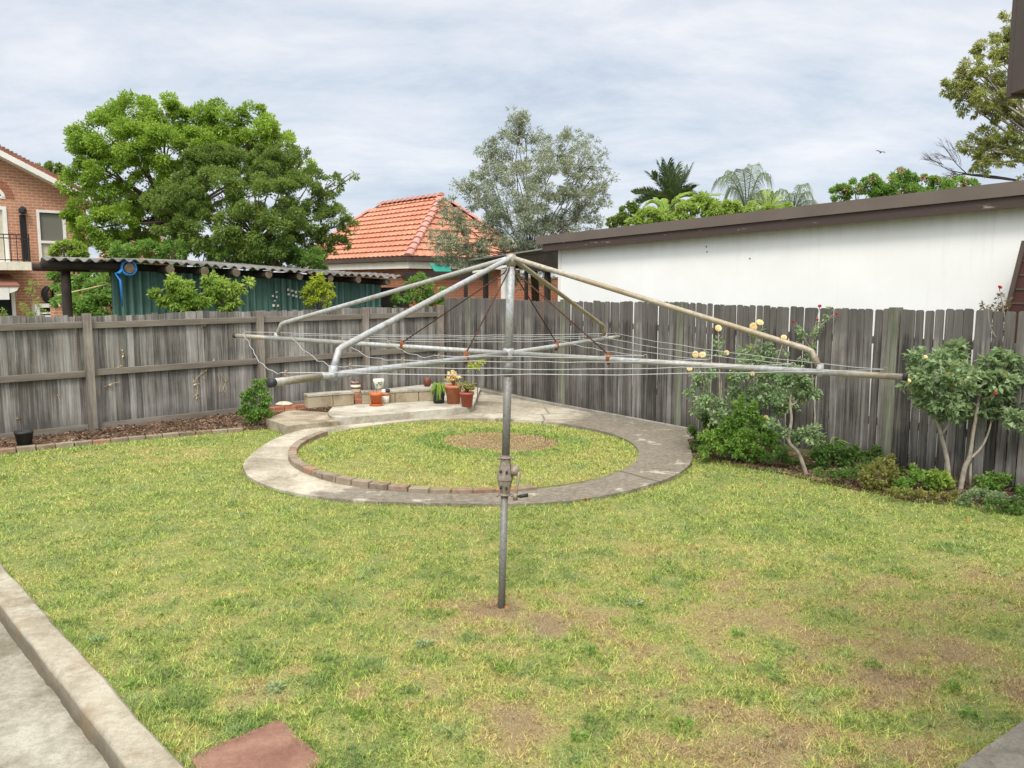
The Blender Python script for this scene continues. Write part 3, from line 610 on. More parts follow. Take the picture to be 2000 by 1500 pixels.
M['rail_h'] = m_timber('weathered_rail_level', (0.15, 0.13, 0.105), (0.29, 0.265, 0.225), (0.44, 0.41, 0.365), 3, brownamt=0.15)
for nd in M['rail_h'].node_tree.nodes:   # grain of the rails runs along local x
    if nd.type == 'MAPPING': sx = nd.inputs['Scale'].default_value; nd.inputs['Scale'].default_value = (sx[2], sx[1], sx[0])
left_fence()
def right_fence():
    t = thing('paling_fence', 'dark weathered paling fence with rounded tops behind the rose bed', 'fence', (C0.x, C0.y, 0), A2)
    mb = MB(); top = lambda s: 1.975 + 0.012 * math.sin(s * 1.3) + (0.0 if s < 3.1 else 0.008)
    zb = lambda s: 0.26 - 0.030 * s if s < 5 else 0.10
    palings(mb, 0.02, 13.2, 0.105, -0.02, 0.016, lambda s: max(0.05, zb(s)), top, lambda s: (0.004 if s < 3.0 else (random.choice((0.004, 0.006, 0.012)) if s < 5.5 else random.choice((0.007, 0.011, 0.013, 0.016)))), 0.014, round_top=0.016, lean=0.010)
    mb.build('palings', M['fence_r'], t)
    for s in (0.9, 3.72, 6.35, 9.62, 12.4):
        m = MB(); m.box(-0.06, 0.06, -0.034, 0.09, 0, 2.0); o = m.build('post', M['post_green'], t, bevel=0.006); o.location = (s, 0, 0)
    for z in (1.55, 0.55):
        m = MB(); m.box(0, 13.0, 0.002, 0.05, 0, 0.09); o = m.build('rail', M['rail_h'], t); o.location = (0.03, 0, z)
    m = MB(); n = 40
    m.box(0.3, 6.6, -0.06, 0.05, 0.0, 0.20, None); o = m.build('concrete_plinth', M['conc_grey'], t, bevel=0.01); o.rotation_euler = (0, 0.012, 0)
right_fence()

# ------------------------------------------------------------------ rotary clothes line
def clothesline():
    base = Vector((-0.075, 5.683, 0)); topp = Vector((-0.006, 5.69, 2.455)); ax = (topp - base).normalized()
    def on(z): return base + ax * (z / ax.z)
    t = thing('rotary_clothesline', 'old galvanised rotary clothes hoist with four arms standing in the lawn', 'clothes line', base)
    L_ = lambda p: Vector(p) - base
    def part(mb, name, mat, par=t, smooth=True, bevel=0.0): return mb.build(name, mat, par, smooth, bevel)
    m = MB().tube([L_(on(-0.1)), L_(on(0.86))], 0.0255, 16); part(m, 'lower_pole', M['mast_low'])
    m = MB().tube([L_(on(1.06)), L_(on(1.70))], 0.0275, 16); part(m, 'inner_pole', M['mast_low'])
    m = MB().tube([L_(on(1.76)), L_(on(2.445))], 0.0275, 16); part(m, 'mast', M['galv'])
    hub = on(1.815)
    rot = Vector((0, 0, 1)).rotation_difference(ax).to_matrix().to_4x4()
    def lat(z, prof, name, mat, par=t, n=18): return part(MB().lathe(prof, n, Matrix.Translation(L_(on(z))) @ rot), name, mat, par)
    lat(1.815, [(0, -0.045), (0.034, -0.045), (0.042, -0.03), (0.042, 0.02), (0.034, 0.035), (0.0, 0.035)], 'hub', M['galv'])
    lat(1.70, [(0, -0.035), (0.036, -0.035), (0.038, 0.03), (0.030, 0.06), (0, 0.06)], 'collar', M['mast_low'])
    lat(2.46, [(0, -0.05), (0.034, -0.05), (0.036, 0.01), (0.028, 0.026), (0.0, 0.032)], 'head_cap', M['galv_tan'])
    # cast winding housing: square-ish barrel, widest low, with clamp ring, bolts and crank
    hs = lat(0.955, [(0, 0.15), (0.036, 0.15), (0.036, 0.10), (0.058, 0.0), (0.060, -0.02), (0.052, -0.025), (0.036, -0.115), (0.036, -0.14), (0, -0.14)], 'winding_housing', M['cast'], n=8)
    for p in hs.data.polygons: p.use_smooth = False
    c = L_(on(0.955))
    for z in (0.135, -0.128):
        cb = MB()
        q = c + ax * z; cb.tube([q + Vector((math.cos(a) * 0.041, math.sin(a) * 0.041, 0)) for a in np.linspace(0, 2 * math.pi, 17)], 0.0065, 6)
        for sx in (-0.05, 0.05): cb.tube([q + Vector((sx, -0.02, 0)), q + Vector((sx, -0.055, 0))], 0.009, 6)
        part(cb, 'clamp_ring', M['cast'], hs)
    for x, z in ((-0.03, 0.045), (0.012, 0.04), (0.01, -0.075), (-0.028, -0.07)):
        bo = MB(); bo.tube([c + Vector((x, -0.035, z)), c + Vector((x, -0.062, z))], 0.009, 6)
        part(bo, 'bolt', M['iron'], hs)
    # crank on the right: boss, bent arm, wooden grip
    b0 = c + Vector((0.045, -0.01, 0.045))
    ck = MB().tube([b0, b0 + Vector((0.03, -0.005, 0)), b0 + Vector((0.055, -0.005, 0))], [0.038, 0.040, 0.026], 14)
    boss = part(ck, 'crank_boss', M['cast'])
    ck = MB().tube([b0 + Vector((0.045, -0.01, 0.02)), b0 + Vector((0.052, -0.035, -0.03)), b0 + Vector((0.035, -0.045, -0.12)), b0 + Vector((0.028, -0.045, -0.185))], [0.011, 0.011, 0.010, 0.010], 8)
    crank = part(ck, 'crank_handle', M['galv_tan'])
    part(MB().tube([b0 + Vector((0.026, -0.045, -0.15)), b0 + Vector((0.026, -0.045, -0.20))], [0.015, 0.017], 10), 'crank_eye', M['cast'], crank)
    part(MB().tube([b0 + Vector((0.03, -0.045, -0.175)), b0 + Vector((0.05, -0.045, -0.175)), b0 + Vector((0.055, -0.045, -0.175)), b0 + Vector((0.115, -0.045, -0.165))], [0.007, 0.007, 0.012, 0.014], 10), 'grip', M['iron'], crank)
    # the four arms (tips read from the photo, each 2.5 m long on the leaning frame)
    tips = [ground(527, 748, 1.878), ground(1773, 737, 1.795), ground(1210, 657.5, 1.792), ground(457, 655.5, 1.864)]
    st = [((655, 693), (651, 727)), ((1600, 688), (1601, 719)), ((1184, 637), (1181, 657)), ((544, 634), (541, 656))]
    names = ['front', 'right', 'back', 'left']
    arms = []
    for i, tip in enumerate(tips):
        d = tip - hub; up = Vector((0, 0, 1))
        def ap(f, dz=0.0, d=d, up=up): return hub + d * f + up * dz
        a = MB().tube([L_(ap(0.012)), L_(ap(0.86))], 0.0175, 12); ao = part(a, 'arm', M['galv'])
        part(MB().tube([L_(ap(0.858)), L_(ap(0.99))], 0.0177, 12), 'arm_tip', M['galv_tip'], ao)
        part(MB().tube([L_(ap(0.991)), L_(ap(1.0))], 0.0205, 12), 'end_plug', M['black'], ao)
        # stay tube: from the head down and out, bending onto the arm
        def fu(u):                      # fraction of the arm whose column is u
            lo, hi = 0.2, 1.0
            def col(f):
                p = ap(f) - O; return 1000 + F * p.x / (p.y * CP - p.z * SP)
            s_ = 1 if tips[i].x > hub.x else -1
            for _ in range(40):
                m_ = (lo + hi) / 2
                if (col(m_) - u) * s_ < 0: lo = m_
                else: hi = m_
            return (lo + hi) / 2
        f1 = fu(st[i][1][0]); f0 = f1 - 0.012
        hgt = 0.115
        start = on(2.462) + d.normalized() * 0.012
        k1 = ap(f0 - 0.035, hgt + 0.022); k2 = ap(f0 - 0.008, hgt - 0.0); k3 = ap(f0, hgt - 0.035)
        mid = start.lerp(k1, 0.5)
        q = MB().tube([L_(start), L_(start.lerp(k1, 0.03)), L_(start.lerp(k1, 0.33)), L_(start.lerp(k1, 0.66)), L_(k1), L_(ap(f0 - 0.02, hgt + 0.012)), L_(k2), L_(k3), L_(ap(f1, 0.02))], 0.0168, 12)
        so = part(q, 'stay_tube', M['galv_tan'] if i in (1, 2) else M['galv'])
        part(MB().tube([L_(ap(f1, 0.045)), L_(ap(f1, -0.024))], 0.021, 10), 'foot_clamp', M['galv'], so)
        # rusty rod from the head to the arm
        fc = {0: 0.262, 1: 0.30, 2: 0.355, 3: 0.345}[i]
        part(MB().tube([L_(on(2.43)), L_(on(2.36) + d.normalized() * 0.05), L_(ap(fc, 0.03))], 0.0048, 6), 'stay_rod', M['rod'])
        part(MB().tube([L_(ap(fc, 0.05)), L_(ap(fc, 0.0)), L_(ap(fc, -0.035))], [0.006, 0.024, 0.007], 8), 'rod_clamp', M['rust'])
        arms.append((ap, d))
        # eyelets that carry the lines
        for f in (0.955, 0.76, 0.565, 0.40):
            ey = MB()
            c_ = ap(f, 0.03); dn = d.normalized()
            ey.tube([L_(c_ + dn * math.cos(q) * 0.012 + up * (math.sin(q) * 0.016)) for q in np.linspace(0, 2 * math.pi, 11)], 0.0028, 5)
            part(ey, 'eyelet', M['galv_tan'], ao)
    for k, f in enumerate((0.955, 0.76, 0.565, 0.40)):
        for i in range(4):
            a, b = arms[i][0](f, 0.035), arms[(i + 1) % 4][0](f, 0.035); n = 14
            sg = (0.022, 0.03, 0.02, 0.045)[i] * (f * 1.1) * random.uniform(0.7, 1.2); pts = []
            if i == 3: sg = 0.10 * f
            for j in range(n + 1):
                q = j / n; p = a.lerp(b, q); p.z -= sg * 4 * q * (1 - q)
                if 0 < j < n: p += Vector((random.uniform(-1, 1), random.uniform(-1, 1), random.uniform(-1, 1))) * (0.008 if i == 3 else 0.004)
                pts.append(L_(p))
            part(MB().tube(pts, 0.0023, 5), 'line_wire', M['wire'])
clothesline()
# ------------------------------------------------------------------ neighbouring buildings
def house_left():
    Fm = Frame(at(70, 495, 25.5), A1); t = thing('brick_house', 'orange brick two storey gabled house with a balcony at the left', 'house', Fm.P, A1)
    lc = Fm.loc
    s0, z0 = lc(-60, 274); s1, z1 = lc(125, 369); sl = (z1 - z0) / (s1 - s0); se = lc(172, 480)[0]; zt = lambda s: z0 + sl * abs(s - s0)
    # wall with real openings: pieces round each opening
    wn_ = [lc(70, 408), lc(128, 478)]; wx0, wx1 = wn_[0][0], lc(128, 440)[0]; wz1 = lc(99, 411)[1]; wz0 = lc(99, 512)[1]
    d0, d1 = lc(-34, 440)[0], lc(14, 440)[0]; dz1 = lc(5, 403)[1]; dz0 = lc(5, 512)[1]
    acx = (d0 + d1) / 2; ar = (d1 - d0) / 2; az0 = lc(5, 388)[1]; azs = az0 + 0.02
    TH = 0.24
    def wallpiece(poly): mb.prism([(s, 0, z) for s, z in poly], (0, TH, 0))
    mb = MB(); L0 = 2 * s0 - se
    wallpiece([(L0, -0.2), (d0, -0.2), (d0, zt(d0)), (L0, zt(L0))] if d0 > s0 else [(L0, -0.2), (d0, -0.2), (d0, zt(d0)), (L0, zt(L0))])
    wallpiece([(d0, -0.2), (d1, -0.2), (d1, dz0), (d0, dz0)])
    wallpiece([(d0, dz1), (d1, dz1), (d1, az0), (d0, az0)])
    arcp = [(acx + ar * math.cos(q), azs + ar * 1.0 * math.sin(q)) for q in np.linspace(math.pi, 0, 15)]
    left = [p for p in arcp if p[0] <= acx + 1e-6]; right = [p for p in arcp if p[0] >= acx - 1e-6]
    wallpiece([(d0, az0), *left, (acx, zt(acx)), (max(d0, min(s0, acx)), zt(max(d0, min(s0, acx)))), (d0, zt(d0))] if d0 < s0 < acx else [(d0, az0), *left, (acx, zt(acx)), (d0, zt(d0))])
    wallpiece([*right, (d1, az0), (d1, zt(d1)), (acx, zt(acx))])
    wallpiece([(d1, -0.2), (wx0, -0.2), (wx0, zt(wx0)), (d1, zt(d1))])
    wallpiece([(wx0, -0.2), (wx1, -0.2), (wx1, wz0), (wx0, wz0)]); wallpiece([(wx0, wz1), (wx1, wz1), (wx1, zt(wx1)), (wx0, zt(wx0))])
    wallpiece([(wx1, -0.2), (se, -0.2), (se, zt(se)), (wx1, zt(wx1))])
    mb.box(se - TH, se, TH, 9, -0.2, zt(se)); mb.box(L0, L0 + TH, TH, 9, -0.2, zt(L0))
    mb.build('wall', M['brickhouse'], t)
    # arch voussoirs
    m = MB()
    for q in np.linspace(0.02, math.pi - 0.02, 26):
        c, s = math.cos(q), math.sin(q); r0, r1 = ar + 0.01, ar + 0.24
        dq = 0.052; m.prism([(acx + r * math.cos(q + k), -0.012, azs + r * math.sin(q + k)) for r, k in ((r0, -dq), (r1, -dq), (r1, dq), (r0, dq))], (0, 0.02, 0))
    m.build('brick_arch', M['brickfar'], t)
    # gable roof
    ov = 0.42; m = MB()
    for a, b in ((s0, se + 0.5), (s0, L0 - 0.5)):
        za, zb = zt(a) + 0.06, zt(b) + 0.06
        m.prism([(a, -ov, za), (b, -ov, zb), (b, -ov, zb + 0.10), (a, -ov, za + 0.10)], (0, 9.4 + ov, 0))
    rf = m.build('roof', M['rooftile'], t)
    m = MB()
    for a, b in ((s0, se + 0.5), (s0, L0 - 0.5)):
        n = 34
        for i in range(n):
            q = (i + 0.5) / n; s = a + (b - a) * q; m.box(s - 0.12, s + 0.12, -ov - 0.01, 0.4 - ov, zt(s) + 0.14, zt(s) + 0.185)
    m.build('verge_tiles', M['ridge_dull'], rf)
    m = MB()
    for a, b in ((s0, se + 0.5), (s0, L0 - 0.5)):
        za, zb = zt(a), zt(b)
        m.prism([(a, -ov - 0.03, za - 0.10), (b, -ov - 0.03, zb - 0.10), (b, -ov - 0.03, zb + 0.07), (a, -ov - 0.03, za + 0.07)], (0, 0.03, 0))
        m.prism([(a, -ov + 0.001, za - 0.09), (b, -ov + 0.001, zb - 0.09), (b, -ov + 0.001, zb - 0.06), (a, -ov + 0.001, za - 0.06)], (0, ov - 0.004, 0))
    m.build('barge_board', M['white_paint'], rf)
    # window with blind
    def framed(x0, x1, z0_, z1_, fw, name, mid=None, glass='blind', lower=None):
        m = MB(); m.box(x0, x0 + fw, -0.03, 0.09, z0_, z1_); m.box(x1 - fw, x1, -0.03, 0.09, z0_, z1_); m.box(x0 + fw, x1 - fw, -0.03, 0.09, z1_ - fw, z1_); m.box(x0 + fw, x1 - fw, -0.03, 0.09, z0_, z0_ + fw)
        if mid: m.box(x0 + fw, x1 - fw, -0.025, 0.08, mid - fw / 2, mid + fw / 2)
        o = m.build(name, M['white_paint'], t)
        p = MB(); p.box(x0 + fw, x1 - fw, 0.045, 0.06, mid if mid else z0_ + fw, z1_ - fw); p.build('pane', M[glass], o)
        if mid: p = MB(); p.box(x0 + fw, x1 - fw, 0.045, 0.06, z0_ + fw, mid); p.build('pane', M[lower or glass], o)
        return o
    framed(wx0, wx1, wz0, wz1, 0.075, 'window', lc(99, 473)[1], 'blind', 'curtain')
    framed(d0, d1, dz0, dz1, 0.10, 'balcony_door', None, 'curtain')
    m = MB(); pr = [(acx + (ar - 0.0) * math.cos(q), azs + ar * math.sin(q)) for q in np.linspace(0, math.pi, 20)]; pi_ = [(acx + (ar - 0.09) * math.cos(q), azs + (ar - 0.09) * math.sin(q)) for q in np.linspace(0, math.pi, 20)]
    for i in range(19): m.prism([(pr[i][0], -0.02, pr[i][1]), (pr[i + 1][0], -0.02, pr[i + 1][1]), (pi_[i + 1][0], -0.02, pi_[i + 1][1]), (pi_[i][0], -0.02, pi_[i][1])], (0, 0.10, 0))
    m.box(acx - ar, acx + ar, -0.02, 0.08, az0 - 0.0, az0 + 0.07)
    o = m.build('arched_window', M['white_paint'], t)
    p = MB(); p.prism([(x, 0.04, z) for x, z in pi_], (0, 0.012, 0)); p.build('pane', M['glass'], o)
    # balcony with iron rail, tiled edge, shutter
    bx0, bx1 = d0 - 0.6, lc(60, 520, -0.8)[0]; bz1, bz0 = lc(30, 511, -0.9)[1], lc(30, 527, -0.9)[1]
    m = MB(); m.box(bx0, bx1, -0.9, -0.003, bz0, bz1 - 0.02); bal = m.build('balcony', M['white_paint'], t)
    m = MB(); k = bx1
    while k > bx0 + 0.2: m.box(k - 0.30, k - 0.012, -0.912, -0.899, bz0 - 0.01, bz1); k -= 0.31
    m.build('edge_tiles', M['cream'], bal)
    rz1, rzt = lc(20, 465, -0.88)[1], lc(20, 458, -0.88)[1]
    m = MB()
    for z in (rzt, rz1, bz1 + 0.05): m.box(bx0, bx1, -0.885, -0.86, z - 0.014, z + 0.014)
    k = bx1 - 0.02
    while k > bx0: m.box(k - 0.009, k + 0.009, -0.88, -0.862, bz1, rzt); k -= 0.16
    for i in range(5): y = -0.8 + i * 0.17; m.box(bx1 - 0.03, bx1 - 0.01, y - 0.01, y + 0.01, bz1, rz1)
    m.box(bx1 - 0.035, bx1 - 0.005, -0.88, -0.005, rz1 - 0.015, rz1 + 0.015)
    m.build('railing', M['iron'], bal)
    x0, x1 = lc(40, 460)[0], lc(52, 460)[0]; za, zb = lc(46, 420)[1], lc(46, 506)[1]
    m = MB(); m.box(x0, x1, -0.05, -0.003, zb, za)
    n = 26
    for i in range(n): z = zb + (za - zb) * (i + 0.5) / n; m.box(x0 + 0.02, x1 - 0.02, -0.065, -0.05, z - 0.022, z + 0.018)
    m.build('shutter', M['iron'], t, bevel=0.004)
    x, z = lc(42, 411)
    m = MB().lathe([(0, 0.12), (0.05, 0.10), (0.11, 0.03), (0.11, -0.07), (0.06, -0.10), (0, -0.10)], 12, Matrix.Translation((x, -0.12, z))); m.box(x - 0.03, x + 0.03, -0.03, -0.002, z - 0.05, z + 0.1)
    m.build('wall_lamp', M['iron'], t)
    # ground floor: awning over a dark doorway, projecting window box
    a0, a1 = lc(-60, 570)[0], lc(30, 570, -0.9)[0]; zt_, zm, zl = lc(15, 552, -0.6)[1], lc(15, 560, -0.9)[1], lc(15, 585, -0.9)[1]
    m = MB(); m.prism([(a0, -1.0, zm), (a0, -1.0, zm + 0.05), (a0, -0.003, zt_ + 0.25), (a0, -0.003, zt_ + 0.2)], (a1 - a0 + 0.1, 0, 0)); aw = m.build('awning_roof', M['ridge_dull'], t)
    m = MB(); m.box(a0, a1 - 0.18, -0.98, -0.94, zl, zm - 0.005); m.prism([(a1 - 0.17, -0.98, zl + 0.18), (a1 + 0.02, -0.98, zl + 0.25), (a1 + 0.08, -0.98, zm - 0.01), (a1 - 0.17, -0.98, zm - 0.01)], (0, 0.9, 0)); m.build('valance', M['white_paint'], aw)
    m = MB(); m.box(a0, lc(22, 600)[0], -0.02, -0.004, -0.1, zl + 0.25); m.build('doorway', M['glass'], t)
    m = MB(); m.box(lc(23, 600)[0], lc(30, 600)[0], -0.06, -0.003, -0.1, zl + 0.30); m.build('door_frame', M['white_paint'], t)
    b0, b1 = lc(69, 600, -0.4)[0], lc(117, 600, -0.4)[0]; zb1, zb0 = lc(93, 593, -0.4)[1], 0.4
    m = MB(); m.box(b0, b0 + 0.12, -0.4, -0.003, zb0, zb1); m.box(b1 - 0.12, b1, -0.4, -0.003, zb0, zb1); m.box(b0 + 0.12, b1 - 0.12, -0.4, -0.003, zb1 - 0.12, zb1); m.box(b0 + 0.12, b1 - 0.12, -0.39, -0.003, zb0, zb0 + 0.9)
    m.box(b0 + 0.12, b1 - 0.12, -0.37, -0.34, lc(93, 612, -0.4)[1] - 0.02, lc(93, 612, -0.4)[1] + 0.03)
    o = m.build('bay_window', M['white_paint'], t); m = MB(); m.box(b0 + 0.12, b1 - 0.12, -0.30, -0.29, zb0 + 0.9, zb1 - 0.12); m.build('pane', M['glass'], o)
    # tyre standing on the bay window top
    p = at(100, 573, 25.0); r = 0.27
    zz = zb1; c = Fm.P + Fm.e * ((b0 + b1) / 2 + 0.13) - Fm.n * 0.2
    tm = MB(); prof = [(r - 0.09, -0.085), (r - 0.02, -0.09), (r, -0.06), (r, 0.06), (r - 0.02, 0.09), (r - 0.09, 0.085), (r - 0.095, 0.0), (r - 0.09, -0.085)]
    tm.lathe(prof, 28, Matrix.Rotation(R(90), 4, 'X'))
    o = tm.build('tyre', M['rubber'], smooth=True); o.location = (c.x, c.y, zz + r); o.rotation_euler = (0, 0, A1 + R(35)); tag(o, 'black rubber tyre standing on top of the white bay window', 'tyre')
    p = at(123, 610, 24.3); m = MB(); m.box(-0.28, 0.28, -0.2, 0.2, -0.2, at(123, 600, 24.3).z); m.box(-0.3, 0.3, -0.22, 0.22, at(123, 600, 24.3).z, at(123, 600, 24.3).z + 0.05)
    o = m.build('brick_pier', M['brickhouse']); o.location = (p.x, p.y, 0); o.rotation_euler = (0, 0, A1); tag(o, 'low brick pier beside the white bay window', 'brick pier')
house_left()

def tiled_face(mb, P0, es, et, poly, gauge=0.30, pitch=0.30, n_up=None):
    """scalloped courses on a roof face; es along the eave, et up the slope (unit vectors), poly in (s,t)"""
    n_ = es.cross(et).normalized()
    if n_.z < 0: n_ = -n_
    tmax = max(p[1] for p in poly); k = int(math.ceil(tmax / gauge)); st = pitch / 8
    def span(t):
        xs = []
        for i in range(len(poly)):
            (x0, y0), (x1, y1) = poly[i], poly[(i + 1) % len(poly)]
            if (y0 <= t <= y1 or y1 <= t <= y0) and abs(y1 - y0) > 1e-9: xs.append(x0 + (x1 - x0) * (t - y0) / (y1 - y0))
        return (min(xs), max(xs)) if len(xs) > 1 else None
    for c in range(k):
        t0, t1 = c * gauge, min((c + 1) * gauge + 0.03, tmax); sp = span(min((t0 + t1) / 2, tmax - 1e-3))
        if not sp: continue
        a, b = sp; n = max(2, int((b - a) / st)); vs = []; fs = []
        for i in range(n + 1):
            s = a + (b - a) * i / n; wv = 0.022 * math.cos(2 * math.pi * s / pitch * 1.0); sc_ = 0.018 * math.cos(2 * math.pi * s / pitch)
            top = P0 + es * s + et * t1 + n_ * (0.004 + wv * 0.5); low = P0 + es * s + et * (t0 - sc_ * 0.6) + n_ * (0.058 + wv); bot = low - n_ * 0.05
            vs += [top, low, bot]
        for i in range(n): q = i * 3; fs += [(q, q + 1, q + 4, q + 3), (q + 1, q + 2, q + 5, q + 4)]
        mb.add(vs, fs)
def caps(mb, a, b, seg=0.36, r=0.13):
    d = b - a; n = int(d.length / seg); d.normalize(); side = d.cross(Vector((0, 0, 1))).normalized(); up = side.cross(d)
    for i in range(n):
        p = a + d * (i * seg); q = p + d * (seg * 1.12); vs = []; m = 6
        for (c, rr, h) in ((p, r * 1.1, 0.055), (q, r * 0.93, 0.02)):
            for k in range(m + 1):
                th = math.pi * k / m; vs.append(c + side * (rr * math.cos(th)) + up * (rr * 0.75 * math.sin(th) + h - 0.03))
        b0 = len(mb.v); fs = [(k, k + 1, m + 2 + k, m + 1 + k) for k in range(m)] + [tuple(range(m + 1))]
        mb.add(vs, fs)
def house_mid():
    C = at(797, 501, 26.0); ze = C.z
    A = C + E1 * 2.8 - E2 * 2.0; za = at(862, 383, A.y).z; A.z = za
    B = A - E2 * 4.39; LC = C - E2 * 8.4; LC.z = ze; FC = C + E1 * 5.6; FC.z = ze; BC = LC + E1 * 5.6
    t = thing('tiled_house', 'low brick house with an orange terracotta tiled hip roof behind the trees', 'house', (C.x, C.y, 0), 0)
    o = Vector((C.x, C.y, 0)); lo = lambda p: p - o
    mb = MB()
    # front-left face: along -E2 from C
    es = -E2; d = (A - C); t_up = d - es * d.dot(es); et = t_up.normalized(); hh = t_up.length
    tiled_face(mb, lo(C), es, et, [(0, 0), (8.4, 0), (8.4 - 2.0, hh), (2.0, hh)])
    es2 = E1; d = (A - C); t2 = d - es2 * d.dot(es2); et2 = t2.normalized()
    tiled_face(mb, lo(C), es2, et2, [(0, 0), (5.6, 0), (2.8, t2.length)])
    b = len(mb.v); mb.add([lo(B), lo(A), lo(FC), lo(BC)], [(0, 1, 2, 3)]); mb.add([lo(B), lo(BC), lo(LC)], [(0, 1, 2)])
    rf = mb.build('roof', M['rooftile'], t)
    mb = MB()
    for a, b_ in ((C, A), (FC, A), (A, B), (LC, B)): caps(mb, lo(a), lo(b_))
    mb.build('ridge_tiles', M['ridge'], rf)
    ctr = (C + FC + LC + BC) / 4; ctr.z = 0
    def ring(off, z0, z1, name, mat, th=0.1):
        m = MB(); pts = [C, FC, BC, LC]; q = []
        for p in pts: v = Vector((p.x, p.y, 0)) - ctr; q.append(ctr + v * (1 + off / v.length))
        for i in range(4):
            a, b_ = q[i], q[(i + 1) % 4]; dd = (b_ - a).normalized(); nn = Vector((dd.y, -dd.x, 0)); nn = nn if nn.dot(a - ctr) > 0 else -nn
            m.prism([lo(a) + Vector((0, 0, z0)), lo(b_) + Vector((0, 0, z0)), lo(b_) + Vector((0, 0, z1)), lo(a) + Vector((0, 0, z1))], -nn * th)
        return m.build(name, mat, t)
    ring(0.06, ze - 0.13, ze + 0.0, 'gutter', M['brown'], 0.12)
    ring(-0.12, ze - 0.36, ze - 0.135, 'fascia', M['white_paint'], 0.05)
    ring(-0.55, -0.2, ze - 0.05, 'wall', M['brickfar'], 0.2)
    m = MB(); m.add([lo(p) + Vector((0, 0, -0.15)) for p in (C, FC, BC, LC)], [(0, 1, 2, 3)]); m.build('soffit', M['cream'], t)
    # second tiled roof glimpsed between the trunks further left
house_mid()
def far_roof():
    p = at(300, 492, 33); t = thing('tiled_house', 'pinkish tiled roof just showing through the foliage of the left trees', 'house', (p.x, p.y, 0), A1)
    m = MB(); m.prism([(-1.2, 0, p.z - 0.3), (1.4, 0, p.z - 0.3), (0.4, 0, p.z + 0.55), (-0.5, 0, p.z + 0.55)], (0, 3, 0)); m.build('roof', M['ridge'], t)
    m = MB(); m.box(-1.0, 1.2, 0.2, 2.8, -0.2, p.z - 0.305); m.build('wall', M['brickfar'], t)
far_roof()

def garage():
    Fm = Frame(C0 + N2 * 1.05, A2); lc = Fm.loc
    sL = lc(1095, 500)[0]; zL = lc(1095, 486)[1]; sR, zR = lc(2000, 401); sl = (zR - zL) / (sR - sL); sE = sR + 2.2
    t = thing('garage', 'long white rendered garage wall under a sloping brown metal roof edge', 'garage', Fm.P, A2)
    zz = lambda s: zL + sl * (s - sL)
    # wall as a grid so a beige band can follow the roof line
    nx, nz = 90, 24; V = []; W = []
    for i in range(nx + 1):
        s = sL + (sE - sL) * i / nx
        for j in range(nz + 1):
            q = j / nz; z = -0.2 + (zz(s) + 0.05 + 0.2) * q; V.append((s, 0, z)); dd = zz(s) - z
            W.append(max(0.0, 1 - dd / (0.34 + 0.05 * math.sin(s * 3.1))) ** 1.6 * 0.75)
    T = [(i * (nz + 1) + j, (i + 1) * (nz + 1) + j, (i + 1) * (nz + 1) + j + 1, i * (nz + 1) + j + 1) for i in range(nx) for j in range(nz)]
    np_mesh('wall', V, T, M['white_wall'], t, {'top_band': W})
    m = MB(); m.prism([(sL, 0.0, -0.2), (sL, 5, -0.2), (sL, 5, zL + 0.05), (sL, 0.0, zL + 0.05)], (-0.03, 0, 0)); m.build('end_wall', M['white_paint'], t)
    m = MB(); m.box(sL - 0.05, sL + 0.02, -0.02, -0.003, -0.1, zL + 0.03); m.build('corner_strip', M['white_paint'], t)
    ov = 0.22; a = lc(1047, 470, -ov)[0]; b = sE
    z0a = lc(1047, 478, -ov)[1]; z0b = lc(2000, 380, -ov)[1]; s2 = lc(2000, 380, -ov)[0]; sl2 = (z0b - z0a) / (s2 - a); q = lambda s: z0a + sl2 * (s - a)
    hA = lc(1047, 462, -ov)[1] - z0a
    m = MB(); m.prism([(a, -ov, q(a)), (b, -ov, q(b)), (b, -ov, q(b) + hA * 1.05), (a, -ov, q(a) + hA)], (0, 0.03, 0)); m.prism([(a, -ov + 0.031, q(a) + hA - 0.03), (b, -ov + 0.031, q(b) + hA - 0.03), (b, -ov + 0.031, q(b) + hA), (a, -ov + 0.031, q(a) + hA)], (0, 5.2, 0))
    m.build('roof', M['brown_light'], t)
    m = MB(); hB = 0.135; m.prism([(a + 0.15, -ov + 0.03, q(a) - hB), (b, -ov + 0.03, q(b) - hB), (b, -ov + 0.03, q(b) + 0.003), (a + 0.15, -ov + 0.03, q(a) + 0.003)], (0, 0.03, 0))
    m.prism([(a + 0.15, -ov + 0.061, q(a) - hB + 0.02), (b, -ov + 0.061, q(b) - hB + 0.02), (b, -ov + 0.061, q(b) - 0.02), (a + 0.15, -ov + 0.061, q(a) - 0.02)], (0, ov - 0.07, 0))
    m.build('fascia', M['brown_peel'], t)
    for u, v in ((1380, 482), (1381, 492), (1465, 505)):
        s, z = lc(u, v); m = MB().lathe([(0.012, -0.004), (0.012, 0.006), (0, 0.008)], 8, Matrix.Translation((s, 0, z)) @ Matrix.Rotation(R(90), 4, 'X')); m.build('bolt', M['iron'], t)
def _peel():
    t = NT('peeling_brown_board'); v = t.coord((0.6, 4, 4)); n = t.noise(v, 5, 6, 0.65)
    col = t.mix(t.ramp(n, [(0.63, 0.0), (0.69, 1.0)]), (0.062, 0.042, 0.037), (0.30, 0.25, 0.20)); return t.finish(col, 0.7, n, 0.004, 0.4)
M['brown_peel'] = _peel()
garage()
